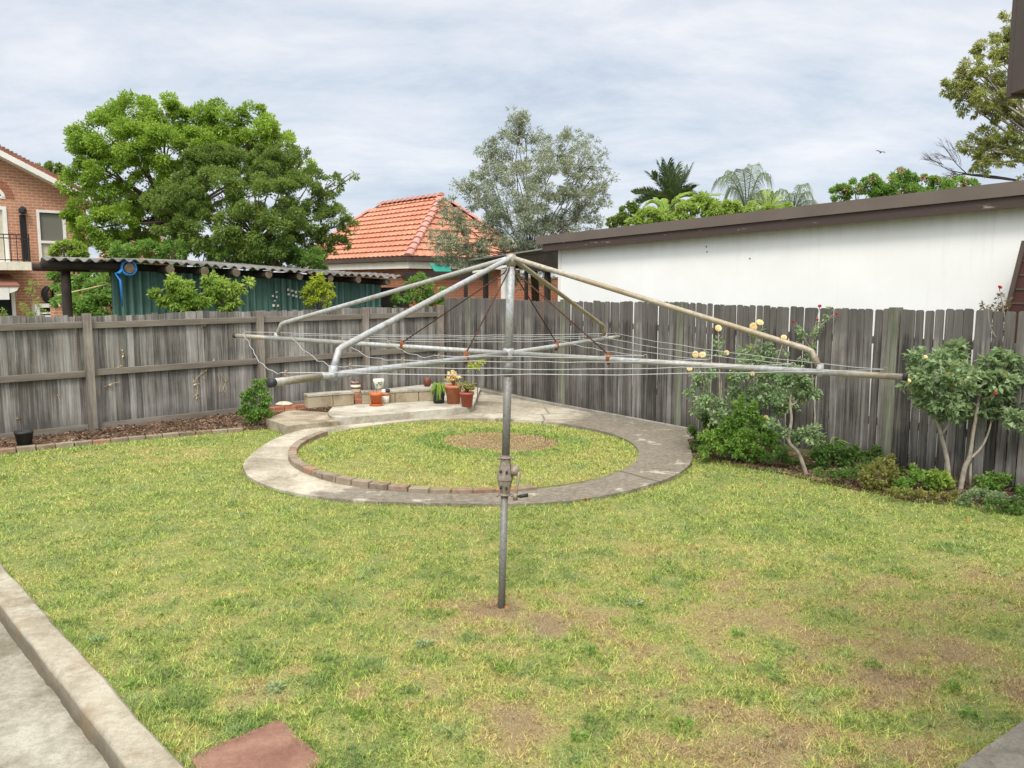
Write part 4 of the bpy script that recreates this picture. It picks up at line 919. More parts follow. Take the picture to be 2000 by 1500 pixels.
def brown_gable():
    Fm = Frame(C0 + N2 * 0.62, A2); lc = Fm.loc
    pts = [lc(2003, 470), lc(1984, 545), lc(1963, 628), (lc(1963, 628)[0] - 0.02, 0.0), (lc(2003, 470)[0] + 1.6, 0.0), (lc(2003, 470)[0] + 1.6, lc(2003, 470)[1])]
    t = thing('lean_to', 'dark red brown sloping lean to sheet at the right behind the fence', 'lean to', Fm.P, A2)
    m = MB(); m.prism([(s, 0, z) for s, z in pts], (0, 0.35, 0)); m.build('side_sheet', M['redbrown'], t)
    a, b = pts[0], pts[2]; m = MB(); m.prism([(a[0] - 0.03, -0.03, a[1]), (a[0] + 0.02, -0.03, a[1]), (b[0] + 0.02, -0.03, b[1]), (b[0] - 0.03, -0.03, b[1])], (0, 0.028, 0)); m.build('edge_trim', M['brown'], t)
    m = MB()
    for k in range(6): z = 2.05 + 0.16 * k; m.box(pts[2][0] + 0.03 + (z - b[1]) * (a[0] - b[0]) / (a[1] - b[1]), pts[4][0], -0.010, -0.002, z, z + 0.02)
    m.build('seams', M['brown'], t)
M['redbrown'] = m_plain('red_brown_sheet', (0.072, 0.028, 0.022), 0.25, 4, 0.5)
brown_gable()
def eave():
    p = at(1973, 190, 3.0); q = at(1973, 200, 3.0)
    t = thing('roof_eave', 'dark brown eave end of the near house at the top right corner', 'eave', (p.x, 3.0, p.z))
    m = MB(); m.box(0, 5, 0, 0.03, 0, 0.9); m.build('fascia', M['brown'], t, bevel=0.004)
    m = MB(); m.box(0.0, 5, -3.5, -0.002, 0.012, 0.9); m.build('soffit', M['brown'], t)
eave()

def open_shed():
    Fm = Frame(C0 + N2 * 2.6 , A2); lc = Fm.loc
    t = thing('open_shed', 'dark open lean to shed with a thin skillion roof beside the white garage', 'shed', Fm.P, A2)
    a, b = lc(918, 509), lc(1098, 482); m = MB(); m.prism([(a[0], 0, a[1]), (b[0], 0, b[1]), (b[0], 0, b[1] + 0.035), (a[0], 0, a[1] + 0.035)], (0, 3.0, -0.25)); m.build('roof', M['super6'], t)
    p0, p1 = lc(1010, 524), lc(1098, 535); z0 = lc(1012, 500)[1]; z1 = lc(1098, 487)[1]
    m = MB(); m.prism([(p0[0], 0.05, p0[1] - 0.02), (p1[0], 0.05, p1[1]), (p1[0], 0.05, z1), (p0[0], 0.05, z0)], (0, 0.06, 0)); m.build('fascia', M['darkwood'], t)
    m = MB()
    for k in range(6): s = a[0] + 0.15 + k * 0.33; z = a[1] + (b[1] - a[1]) * (s - a[0]) / (b[0] - a[0]); m.box(s, s + 0.05, 0.15, 2.9, z - 0.2, z - 0.10)
    m.build('rafters', M['darkwood'], t)
    x0, x1 = lc(926, 520), lc(1000, 505); m = MB()
    for k in range(2): m.prism([(x0[0], -0.03 - 0.02 * k, x0[1] - 0.12 * k - 0.05), (x1[0], -0.03 - 0.02 * k, x1[1] - 0.13 * k - 0.06), (x1[0], -0.03 - 0.02 * k, x1[1] - 0.13 * k), (x0[0], -0.03 - 0.02 * k, x0[1] - 0.12 * k)], (0, 0.02, 0))
    m.build('barge_board', M['white_paint'], t)
    for u, wd, mat in ((974, 0.14, 'white_paint'), (1018, 0.07, 'darkwood'), (1058, 0.11, 'darkwood'), (938, 0.10, 'darkwood')):
        s = lc(u, 550)[0]; z = lc(u, 526 if u < 1000 else 522)[1]; m = MB(); m.box(-wd / 2, wd / 2, 0, wd, 0, z); o = m.build('post', M[mat], t, bevel=0.006); o.location = (s, 0.12, 0)
open_shed()
def awning():
    p = at(862, 524, 21.5); t = MB(); a, b, c, d = at(838, 514, 21.8), at(876, 517, 21.8), at(882, 530, 21.0), at(850, 530, 21.0)
    o = Vector((p.x, p.y, p.z)); t.prism([a - o, b - o, c - o, d - o], (0, 0, -0.03)); q = t.build('shade_awning', M['tealcloth']); q.location = o
    tag(q, 'small teal shade awning in front of the orange tiled house', 'awning')
    p = at(850, 538, 20.6); m = MB(); m.box(-0.8, 0.9, 0, 0.12, -0.10, 0.10); m.box(-0.75, -0.65, 0.02, 0.1, -p.z, -0.103); m.box(0.7, 0.8, 0.02, 0.1, -p.z, -0.103)
    q = m.build('wooden_crossbeam', M['darkwood']); q.location = p; q.rotation_euler = (0, 0, 0.1); tag(q, 'dark wooden crossbeam on posts below the teal awning', 'beam')
awning()
def back_wall():
    a, b = at(985, 560, 27.5), at(1120, 560, 25.5); d = b - a; z = at(1050, 545, 26.5).z; m = MB(); m.box(-0.3, d.length, 0, 0.2, 0, z + 0.14); m.box(-0.32, d.length + 0.02, -0.03, 0.23, z + 0.142, z + 0.2)
    o = m.build('brick_wall', M['brickfar']); o.location = (a.x, a.y, -0.14); o.rotation_euler = (0, 0, math.atan2(d.y, d.x)); tag(o, 'low orange brick wall seen under the open shed roof', 'wall')
back_wall()

def pole_shed():
    Fm = Frame(C0 + N1 * 0.95, A1); lc = Fm.loc
    t = thing('pole_shed', 'rustic pole shed with corrugated roof and green sheet wall behind the left fence', 'shed', Fm.P, A1)
    pts = [lc(73, 503), lc(230, 509), lc(400, 518), lc(590, 530), lc(762, 543)]
    def zt(s):
        for (a, za), (b, zb) in zip(pts, pts[1:]):
            if s <= b or b == pts[-1][0]: return za + (zb - za) * (s - a) / (b - a)
    sA, sB = pts[0][0], pts[-1][0]
    # corrugated sheets, rising to the back
    n = int((sB - sA) / 0.022); DY, RZ = 2.6, 0.06; vs = []; fs = []
    for i in range(n + 1):
        s = sA + (sB - sA) * i / n; sheet_i = int((s - sA) / 0.92); jog = ((sheet_i * 7919) % 5 - 2) * 0.006; ph = 2 * math.pi * s / 0.177
        z = zt(s) + 0.026 * math.sin(ph) + jog; yo = -0.18 + ((sheet_i * 331) % 7 - 3) * 0.02
        vs += [(s, yo, z), (s + 2.3, DY, z + RZ), (s, yo, z - 0.012), (s + 2.3, DY, z + RZ - 0.012)]
    for i in range(n): q = i * 4; fs += [(q, q + 4, q + 5, q + 1), (q + 2, q + 3, q + 7, q + 6), (q, q + 2, q + 6, q + 4)]
    MB().add(vs, fs).build('roof', M['super6'], t)
    # log rafters with sawn ends
    for u, r in ((247, 0.085), (325, 0.075), (391, 0.075), (453, 0.072), (515, 0.07), (577, 0.068), (638, 0.066), (692, 0.062), (749, 0.062)):
        s = lc(u, 520)[0]; z = zt(s) - r - 0.035; sl = RZ / (DY + 0.18)
        a = Vector((s, -0.12 - random.uniform(0, 0.08), z)); b = Vector((s + random.uniform(-0.05, 0.05), DY, z + sl * (DY + 0.1)))
        o = MB().tube([a, b], [r, r * 0.85], 12).build('rafter', M['darkwood'], t, True)
        MB().tube([a - Vector((0, 0.012, 0.002)), a + Vector((0, 0.004, 0))], r * 0.98, 12).build('sawn_end', M['logend'], o)
    # long edge log, cross log, post on the open left end
    a, b = lc(80, 511), lc(232, 520)
    MB().tube([(a[0], -0.05, a[1] - 0.02), (b[0], -0.02, b[1] - 0.0)], [0.085, 0.075], 12).build('edge_log', M['darkwood'], t, True)
    a, b = lc(76, 521), lc(205, 527); MB().tube([(a[0], 0.35, a[1]), (b[0], 0.3, b[1] + 0.02)], 0.06, 10).build('beam', M['darkwood'], t, True)
    a, b = lc(182, 526), lc(228, 524); MB().tube([(a[0], 0.12, a[1]), (b[0], 0.14, b[1])], 0.055, 12).build('beam', M['logend'], t, True)
    for u in (141, 480, 745):
        s = lc(u, 540)[0]; MB().tube([(s, 0.4, -0.1), (s + 0.02, 0.4, zt(s) - 0.1)], [0.085, 0.075], 12).build('post', M['darkwood'], t, True)
    # wall sheet: corrugated vertically
    s0, s1 = lc(227, 560)[0], lc(757, 570)[0]; n = int((s1 - s0) / 0.016); vs = []; fs = []
    for i in range(n + 1):
        s = s0 + (s1 - s0) * i / n; y = 0.22 + 0.018 * math.sin(2 * math.pi * s / 0.13); k = (s - s0) / (s1 - s0)
        zz = zt(s) - (0.10 if k < 0.02 else 0.15)
        vs += [(s, y, 0.0), (s, y, zz), (s, y + 0.006, 0.0), (s, y + 0.006, zz)]
    for i in range(n): q = i * 4; fs += [(q, q + 4, q + 5, q + 1), (q + 2, q + 3, q + 7, q + 6)]
    MB().add(vs, fs).build('wall_sheet', M['greenwall'], t)
    for (u, v, w_, h_) in ((561, 564, 4, 4), (568, 566, 5, 4), (576, 568, 4, 5), (562, 573, 4, 4), (570, 575, 5, 4), (577, 577, 4, 4), (585, 579, 4, 4), (538, 569, 4, 3), (531, 576, 4, 4), (539, 578, 3, 4), (586, 570, 3, 3), (532, 594, 5, 5), (541, 595, 4, 4), (535, 586, 3, 3)):
        a, b = lc(u, v, 0.19), lc(u + w_, v + h_, 0.19); m = MB(); m.box(a[0], b[0], 0.188, 0.196, b[1], a[1]); m.build('hole_light_patch', M['cream'], t)  # pale squares stand in for light showing through holes in the sheet
    m = MB(); m.prism([(s0, 0.27, zt(s0) - 0.26), (s1, 0.27, zt(s1) - 0.26), (s1, 0.27, zt(s1) - 0.02), (s0, 0.27, zt(s0) - 0.02)], (0, 0.05, 0)); m.build('gap_cover_board', M['darkwood'], t)  # dark board added to cover the bright sky gap under the roof
    # plant-green back so the sheet wall is not see through
    a, b = lc(744, 530), lc(800, 556); m = MB(); m.box(s1 + 0.03, s1 + 0.9, 0.5, 0.55, 0, zt(sB) - 0.2); m.build('side_boards', M['darkwood'], t)
    # blue tarp knotted round the first rafter
    p = lc(247, 513); tb = MB()
    for k in range(3): tb.tube([Vector((p[0] + 0.115 * math.cos(q), -0.1 + 0.03 * k, zt(p[0]) - 0.115 + 0.115 * math.sin(q))) for q in np.linspace(0, 2 * math.pi, 17)], 0.022, 6)
    tb.tube([(p[0] - 0.1, -0.1, zt(p[0]) - 0.13), (p[0] - 0.16, -0.1, zt(p[0]) - 0.2), (p[0] - 0.22, -0.09, zt(p[0]) - 0.2), (p[0] - 0.15, -0.1, zt(p[0]) - 0.32), (p[0] - 0.14, -0.1, zt(p[0]) - 0.75)], [0.03, 0.028, 0.01, 0.02, 0.012], 6)
    o = tb.build('blue_strap', M['blue'], smooth=True); o.location = Fm.P; o.rotation_euler = (0, 0, A1); tag(o, 'blue tarp strap knotted round the first rafter end of the pole shed', 'strap')
    a, b = at(112, 577, 15.2), at(229, 551, 15.2); o = MB().tube([a - a, b - a], 0.012, 6).build('wooden_stick', M['straw']); o.location = a; tag(o, 'pale thin stick propped under the open end of the pole shed', 'stick')
pole_shed()
# ------------------------------------------------------------------ foliage
def unit(a): return a / np.maximum(1e-9, np.linalg.norm(a, axis=1, keepdims=True))
def leaf_mesh(name, P, D, size, mat, parent, aspect=0.5, fold=0.18, up=0.8, jit=0.5):
    """each leaf a small folded diamond at P pointing along D"""
    n = len(P); D = unit(D + RNG.normal(0, jit, (n, 3))); U = np.tile([0, 0, 1.0], (n, 1)) * up + RNG.normal(0, 0.6, (n, 3))
    S = unit(np.cross(D, U)); Nn = np.cross(S, D); sz = (np.asarray(size) * RNG.uniform(0.7, 1.25, n))[:, None]
    a = P; t = P + D * sz - Nn * sz * 0.12; l = P + D * sz * 0.45 + S * sz * aspect * 0.5 + Nn * sz * fold * 0.5; r = P + D * sz * 0.45 - S * sz * aspect * 0.5 + Nn * sz * fold * 0.5
    V = np.stack([a, l, t, r], 1).reshape(-1, 3); b = np.arange(n)[:, None] * 4
    T = np.concatenate([b + [0, 2, 1], b + [0, 3, 2]], 1).reshape(-1, 3)
    return np_mesh(name, V, T, mat, parent)
def clumps(blobs, n_leaf, sub=16, subr=0.30, shell=(0.55, 1.0), flat=0.85):
    """blobs: (center Vector, radius, weight) -> leaf points and outward directions"""
    Ps, Ds = [], []; tot = sum(b[1] ** 2 * b[2] for b in blobs)
    for c, r, w_ in blobs:
        c = np.array(c); n = int(n_leaf * r * r * w_ / tot); k = max(5, int(sub))
        q = unit(RNG.normal(0, 1, (k, 3)) + [0, 0, 0.15]); sc_ = c + q * (r * RNG.uniform(*shell, (k, 1))) * [1, 1, flat]
        idx = RNG.integers(0, k, n); sr = r * subr * RNG.uniform(0.6, 1.3, k)
        off = RNG.normal(0, 1, (n, 3)); off = unit(off) * RNG.uniform(0.2, 1, (n, 1)) ** 0.6
        P = sc_[idx] + off * sr[idx][:, None] * [1, 1, 0.75]
        Ps.append(P); Ds.append(unit(off * 0.8 + q[idx] * 0.7 + [0, 0, -0.1]))
    return np.concatenate(Ps), np.concatenate(Ds)
def pb(lst, Y):
    """photo blobs (u, v, r px[, depth shift, weight]) -> 3d blobs"""
    out = []
    for b in lst:
        u, v, r = b[:3]; dy = b[3] if len(b) > 3 else 0.0; w_ = b[4] if len(b) > 4 else 1.0
        y = Y + dy; out.append((at(u, v, y), r / ppm(y), w_))
    return out
def branch(mb, a, b, r0, r1, bend=0.12, n=5, sides=6):
    d = b - a; pts = []; w_ = Vector((random.uniform(-1, 1), random.uniform(-1, 1), random.uniform(-0.5, 1))) * d.length * bend
    for i in range(n + 1): t = i / n; pts.append(a + d * t + w_ * math.sin(math.pi * t) + Vector((random.uniform(-1, 1), random.uniform(-1, 1), random.uniform(-1, 1))) * (r0 * 0.25 if 0 < i < n else 0))
    mb.tube(pts, [r0 + (r1 - r0) * i / n for i in range(n + 1)], sides); return pts
def tree(name, label, cat, base, blobs, n_leaf, size, leaf, bark='bark', trunk_r=0.16, fork=None, sub=16, subr=0.30, aspect=0.5, jit=0.5, group=None, shell=(0.55, 1.0), limb_r=0.05, droop=0.0, flat=0.85, limbs=True, up=0.8):
    t = thing(name, label, cat, base, 0, group); base = Vector(base)
    P, D = clumps(blobs, n_leaf, sub, subr, shell, flat)
    if droop: D = unit(D + [0, 0, -droop])
    leaf_mesh('crown', P - np.array(base), D, np.full(len(P), size), M[leaf], t, aspect, jit=jit, up=up)
    cen = sum((b[0] for b in blobs), Vector()) / len(blobs)
    if fork is None: fork = base.lerp(cen, 0.45)
    mb = MB(); branch(mb, base - base + Vector((0, 0, -0.1)), fork - base, trunk_r, trunk_r * 0.75, 0.04, 6, 8)
    if limbs:
        for c, r, w_ in blobs:
            p = branch(mb, fork - base, c - base + Vector((0, 0, r * 0.1)), limb_r, limb_r * 0.35, 0.10, 5, 5)
            for k in range(3):
                q = Vector((random.uniform(-1, 1), random.uniform(-1, 1), random.uniform(-0.3, 1))).normalized() * r * 0.85
                branch(mb, p[-2], c - base + q, limb_r * 0.38, limb_r * 0.1, 0.1, 4, 4)
    mb.build('trunk', M[bark], t, True); return t
def gpos(u, Y): p = at(u, 700, Y); return (p.x, p.y, -0.14)

# big bright round-headed tree
Y = 23.5
tree('broadleaf_tree', 'big bright green round headed tree behind the pole shed at the left', 'tree', gpos(330, Y), pb([
    (262, 228, 55, 0.5), (325, 226, 52, -.2), (205, 268, 60), (385, 246, 50, .4), (440, 238, 48), (490, 240, 42, .5), (250, 285, 60, -1), (330, 290, 58, -1.2), (400, 300, 55, -.6), (460, 290, 52, .6),
    (165, 318, 44), (205, 345, 45, -.8), (150, 362, 30, .3), (175, 412, 48, -.4), (215, 440, 50, -1), (255, 400, 40, .8), (290, 355, 42, .3, .8), (345, 360, 45, -.5), (230, 485, 42), (290, 430, 45, .5), (515, 262, 36), (545, 295, 42, .8), (575, 330, 38, 1.0), (335, 420, 45, 1), (520, 330, 45, 1), (270, 478, 40, .6), (160, 455, 30, .2), (175, 290, 40, .4)], Y),
    105000, 0.088, 'lf_bright', trunk_r=0.28, fork=at(345, 430, Y + .5), sub=17, subr=0.31, limb_r=0.05, aspect=0.52)
Y = 19.5
tree('leafy_tree', 'darker olive green spreading tree in front of the bright tree', 'tree', gpos(500, Y), pb([
    (425, 315, 42, .3), (390, 325, 40), (480, 320, 48, .4), (540, 335, 45), (360, 380, 50, -.4), (430, 380, 55, -.6), (505, 390, 58, -.9), (575, 385, 50, -.3), (330, 425, 44), (395, 440, 55, -.5), (470, 450, 55, -1), (545, 455, 55, -.9), (610, 435, 45), (640, 395, 32, .3, .7), (655, 358, 20, .3, .5), (610, 345, 24, .5, .6), (590, 300, 14, .4, .5), (655, 425, 30, 0, .7), (600, 485, 40), (690, 345, 10, .2, .4), (680, 440, 22, .2, .5), (310, 395, 28, .4), (430, 490, 40), (530, 498, 40), (350, 470, 38, .4), (665, 480, 26, .3, .7), (560, 300, 26, .8, .7)], Y),
    85000, 0.072, 'lf_olive', trunk_r=0.17, fork=at(500, 470, Y), sub=22, subr=0.28, limb_r=0.028, aspect=0.42, jit=0.6)
Y = 22.0
tree('olive_tree', 'airy silver green olive tree rising between the tiled roof and the garage', 'tree', gpos(1045, Y), pb([
    (1003, 245, 30, 0, .8), (1030, 262, 28, .3, .7), (985, 285, 34, .2, .8), (945, 300, 26, 0, .7), (1055, 290, 34, .2, .9), (1110, 285, 36, 0, .9), (1150, 292, 24, .4, .6), (960, 335, 36), (1010, 335, 42, -.4), (1070, 340, 46, -.3), (1125, 335, 40), (1168, 335, 24, .2, .7), (930, 385, 40), (985, 395, 50, -.4), (1050, 400, 55, -.6), (1115, 395, 48), (1160, 385, 34, .3), (880, 415, 30, -.3, .8), (900, 455, 40, -.5), (870, 480, 34, -.4, .8), (960, 450, 50, -.2), (1030, 455, 50, -.2), (1095, 445, 45, .4), (1145, 430, 34, .5), (930, 495, 36, -.4), (1195, 348, 12, .3, .5), (850, 465, 20, -.3, .6), (995, 495, 34, .3), (905, 515, 30, -.4), (945, 530, 22, 0), (870, 510, 24, -.4, .8), (1040, 505, 32, .4), (1085, 490, 30, .6), (1060, 545, 26, 1.5, .8), (1015, 550, 22, 1.5, .8), (890, 360, 12, 0, .4), (1020, 228, 16, .1, .6), (1180, 300, 12, .2, .4)], Y),
    51000, 0.088, 'lf_silver', 'bark', trunk_r=0.13, fork=at(1040, 510, Y), sub=26, subr=0.27, aspect=0.20, jit=0.7, limb_r=0.018, shell=(0.3, 1.05), flat=1.0)
Y = 40.0
tree('small_tree', 'small dull green tree showing beyond the brick house gable', 'tree', gpos(100, Y), pb([(85, 335, 16), (105, 335, 18), (118, 345, 14), (70, 345, 14)], Y), 3000, 0.13, 'lf_olive', trunk_r=0.12, sub=14)
# lower screening shrubs behind and beside the pole shed
Y = 17.6
tree('hedge_shrub', 'dense green hedge growing behind the corrugated roof of the pole shed', 'hedge', gpos(400, 18.8), pb([(240, 492, 24, 1.2), (290, 495, 26, 1.2), (345, 492, 28, 1.2), (400, 498, 28, 1.2), (455, 502, 28, 1.2), (510, 505, 28, 1.2), (565, 506, 28, 1.2), (615, 508, 24, 1.2), (555, 480, 24, 1.0), (500, 480, 26, 1.4)], Y), 17000, 0.075, 'lf_mid', trunk_r=0.08, sub=16, fork=Vector(gpos(400, 18.8)) + Vector((0, 0, 1.0)), limb_r=0.03)
Y = 16.5
tree('hedge_shrub', 'leafy shrub under the open end of the pole shed between post and green sheet', 'shrub', gpos(190, Y), pb([(120, 545, 26, 2), (165, 545, 30, 2), (205, 550, 30, 2), (190, 575, 34, 1), (150, 585, 30, .4), (205, 600, 32), (240, 600, 18), (165, 605, 26), (130, 590, 24, 1), (225, 580, 22, .4)], Y), 13000, 0.085, 'lf_mid', trunk_r=0.05, sub=16, fork=Vector(gpos(190, Y)) + Vector((0, 0, 0.9)), limb_r=0.02)
tree('shrub', 'small rounded green shrub below the left house window', 'shrub', gpos(135, 21), pb([(125, 485, 15), (145, 488, 16), (160, 492, 14), (110, 490, 10)], 21), 2600, 0.09, 'lf_lime', trunk_r=0.05, sub=12)
Y = 14.3
tree('feathery_plant', 'thin feathery yellow green plant in front of the brick house', 'plant', gpos(60, Y), pb([(58, 570, 10, 0, .4), (66, 555, 10, 0, .35), (45, 600, 12, 0, .4), (75, 590, 10, 0, .4), (62, 622, 14, -.1), (5, 610, 10, 0, .5), (85, 610, 8, 0, .4), (72, 640, 7, -1.3, .8)], Y), 1100, 0.04, 'lf_lime', trunk_r=0.010, sub=12, aspect=0.25, limb_r=0.006, fork=at(60, 640, Y))
Yf = lambda u: (lambda p: p.y)(plane(u, 600, C0 + N1 * 0.45, N1))
for (u, label, bl, leaf, n, sz) in (
    (352, 'light green peach like shrub left of the pair before the green shed wall', [(335, 552, 16), (355, 560, 20), (372, 580, 20), (345, 585, 22), (325, 590, 16), (365, 602, 20), (395, 590, 14), (308, 575, 12)], 'lf_lime', 3000, 0.085),
    (432, 'taller light green peach like shrub with a branch reaching right along the shed wall', [(410, 545, 16), (430, 555, 18), (448, 565, 18), (430, 585, 20), (455, 590, 14), (470, 565, 10), (488, 551, 8), (412, 570, 16), (440, 602, 14)], 'lf_lime', 2600, 0.085),
    (622, 'bright yellow green shrub topping the fence in front of the green shed wall', [(622, 545, 12), (612, 560, 15), (634, 562, 15), (645, 575, 10), (600, 572, 11), (622, 578, 18), (605, 590, 10), (640, 592, 8)], 'lf_yellow', 2000, 0.065),
    (818, 'mid green bushy shrub above the fence corner beside the pole shed', [(822, 540, 14), (810, 560, 20), (838, 560, 18), (795, 578, 18), (825, 580, 24), (855, 582, 18), (775, 588, 12), (845, 595, 16), (865, 570, 10)], 'lf_mid', 3600, 0.065)):
    Y = Yf(u); b = Vector(gpos(u, Y)); tree('shrub', label, 'shrub', b, pb(bl, Y), n, sz, leaf, trunk_r=0.022, fork=at(u, 612, Y), sub=12, subr=0.34, limb_r=0.012, aspect=0.42, droop=0.35, shell=(0.2, 1.0))

# palms and garden beyond the garage
def frond(mbr, Vs, Ts, base, tip, sag, nl, ll, wd, up_bias=0.3, taper=0.3, hang=0.25):
    pts = []; n = 14; d = tip - base
    for i in range(n + 1): t = i / n; p = base + d * t; p.z += sag * 4 * t * (1 - t); pts.append(p)
    mbr.tube(pts, [0.022 * (1 - 0.8 * i / n) for i in range(n + 1)], 5)
    for k in range(nl):
        t = 0.10 + 0.9 * (k + random.random() * 0.5) / nl; i = min(n - 1, int(t * n)); p = pts[i].lerp(pts[i + 1], t * n - i); tg = (pts[i + 1] - pts[i]).normalized()
        sd = tg.cross(Vector((0, 0, 1)));  sd = sd.normalized() if sd.length > 1e-3 else Vector((1, 0, 0))
        for sg in (-1, 1):
            dr = (sd * sg + tg * 0.75 + Vector((0, 0, up_bias)) + Vector((random.uniform(-.12, .12), random.uniform(-.12, .12), random.uniform(-.12, .12)))).normalized()
            L2 = ll * (1 - taper * abs(2 * t - 0.9)) * random.uniform(0.85, 1.1); mid = p + dr * L2 * 0.55; end = p + dr * L2 + Vector((0, 0, -hang * L2)); ww = tg * wd * 0.5; b = len(Vs)
            Vs += [p - ww * 0.5, p + ww * 0.5, mid - ww, mid + ww, end]; Ts += [(b, b + 1, b + 3), (b, b + 3, b + 2), (b + 2, b + 3, b + 4)]
def palm(label, crown, Y, tips, ll, leaf, nl=46, wd=0.035, sag=0.25, up=0.3, hang=0.25, group=None):
    c = at(*crown, Y); base = Vector((c.x, c.y, -0.14)); t = thing('palm_tree', label, 'palm', base, 0, group); r = MB(); Vs, Ts = [], []
    for tp in tips:
        u, v = tp[:2]; dy = tp[2] if len(tp) > 2 else 0.0; sg = tp[3] if len(tp) > 3 else sag
        frond(r, Vs, Ts, c - base, at(u, v, Y + dy) - base, sg, nl, ll, wd, up, hang=hang)
    np_mesh('fronds', [tuple(q) for q in Vs], Ts, M[leaf], t); r.build('frond_stems', M['lf_palm'], t, True)
    m = MB(); m.tube([Vector((0, 0, 0)), Vector((0.1, 0, c.z * 0.5)), c - base], [0.16, 0.13, 0.10], 10); m.build('trunk', M['bark'], t, True)
palm('dark upright palm with stiff fronds left above the garage roof', (1312, 402), 26, [(1290, 326, .3, .05), (1303, 322, -.2, .05), (1318, 330, .2, .05), (1345, 332, .2, .02), (1240, 380, -.3, .12), (1250, 400, .4, .2), (1350, 372, .3, .15), (1360, 392, -.3, .2), (1272, 345, -.4, .08), (1330, 350, .6, .05), (1285, 385, -.8, .1)], 0.62, 'lf_palm', 52, 0.034, up=0.9)
palm('arching feathery palm with drooping fronds in the middle above the garage roof', (1458, 420), 27, [(1402, 352, -.3, .55), (1425, 335, .3, .4), (1470, 322, .3, .25), (1500, 345, -.3, .55), (1415, 385, .2, .55), (1505, 385, .2, .45), (1485, 400, -.4, .5), (1450, 330, -.5, .3)], 0.55, 'lf_palm_pale', 42, 0.02, up=-0.3, hang=0.8)
palm('lower drooping feathery palm right of the arching one', (1548, 425), 27.5, [(1530, 372, .2, .3), (1568, 362, .2, .35), (1590, 390, -.2, .5), (1518, 400, -.2, .3), (1600, 408, .3, .4), (1555, 380, -.6, .3)], 0.5, 'lf_palm_pale', 38, 0.02, up=-0.3, hang=0.8)
palm('pale yellow green fan palm clump tight above the garage roof', (1500, 425), 24, [(1485, 380, 0, .1), (1498, 375, .2, .05), (1512, 378, -.2, .08), (1528, 385, .2, .1), (1476, 395, -.2, .12), (1535, 400, .1, .1)], 0.3, 'lf_limepalm', 34, 0.03, up=0.6)
palm('yellowing low palm under the dark upright palm', (1300, 425), 24.5, [(1265, 400, 0, .2), (1290, 392, .2, .1), (1330, 395, -.2, .15), (1345, 380, .2, .2), (1275, 415, -.2, .1), (1405, 382, .3, .2)], 0.4, 'lf_lime', 36, 0.04, up=0.3)
Y = 23.0
tree('shrub', 'broad light green shrub mass along the top of the garage roof', 'shrub', gpos(1390, Y), pb([(1265, 425, 22), (1300, 425, 22), (1340, 415, 24), (1375, 400, 24), (1400, 412, 24), (1430, 412, 22), (1465, 418, 20), (1240, 432, 16), (1500, 415, 16), (1535, 412, 14)], Y), 12000, 0.11, 'lf_lime', trunk_r=0.08, sub=18, fork=Vector(gpos(1390, Y)) + Vector((0, 0, 1.6)), limb_r=0.03, aspect=0.36, droop=0.5)
Y = 30.0
tree('small_tree', 'small round dark green tree between the olive tree and the palms', 'tree', gpos(1232, Y), pb([(1228, 410, 14), (1212, 428, 14), (1245, 425, 12), (1195, 436, 12), (1238, 405, 10)], Y), 4000, 0.10, 'lf_olive', trunk_r=0.09, sub=14)
Y = 25.0
t = tree('flowering_tree', 'green tree dotted with pink blossom above the right of the garage roof', 'tree', gpos(1750, Y), pb([(1640, 378, 20), (1668, 372, 22), (1700, 365, 24), (1735, 358, 24), (1765, 350, 22, .2), (1800, 362, 24), (1835, 362, 22), (1870, 362, 20), (1895, 365, 14), (1725, 382, 26, -.3), (1780, 382, 26, -.3), (1845, 378, 24, -.3), (1765, 340, 10, 0, .6), (1690, 358, 12, 0, .6)], Y), 15000, 0.085, 'lf_mid', trunk_r=0.12, sub=15, limb_r=0.035)
P = [at(u + random.uniform(-4, 4), v + random.uniform(-3, 3), Y - .5) for u, v in ((1672, 368), (1755, 335), (1766, 332), (1802, 345), (1810, 350), (1860, 345), (1885, 352), (1758, 378), (1800, 376), (1700, 352), (1835, 350), (1735, 350), (1880, 362), (1650, 372))]
PP = np.repeat(np.array([tuple(p) for p in P]), 14, 0) + RNG.normal(0, 0.055, (14 * len(P), 3)); leaf_mesh('blossom', PP - np.array(t.location), RNG.normal(0, 1, PP.shape), np.full(len(PP), 0.05), M['petal_p'], t, 0.8)
# gum tree at the far right, with a bare dead limb
Y = 17.0
gb = gpos(2080, Y); t = tree('gum_tree', 'tall gum tree with layered olive foliage at the right edge', 'tree', gb, pb([
    (1985, 40, 36), (1960, 65, 26, .3), (2010, 75, 38), (1935, 95, 30), (1970, 112, 30, -.3), (1895, 135, 26), (1925, 150, 34, -.2), (1965, 160, 34, .3), (1868, 160, 24), (1885, 190, 30), (1930, 190, 34, -.4), (1975, 190, 34), (1905, 215, 26), (1950, 222, 28), (1860, 180, 16, 0, .7), (1925, 265, 26), (1960, 262, 26), (1990, 275, 26), (1900, 290, 20), (1940, 300, 30), (1925, 325, 24), (1975, 305, 26), (2010, 240, 34), (2030, 310, 36), (2030, 150, 40), (2040, 40, 46), (1885, 285, 14, 0, .6), (2000, 350, 14, 0, .4)], Y),
    27000, 0.082, 'lf_gum', 'bark_pale', trunk_r=0.2, fork=at(2070, 330, Y), sub=16, subr=0.24, aspect=0.26, limb_r=0.04, droop=0.5, flat=0.6)
mb = MB(); root = at(1985, 352, 17.5)
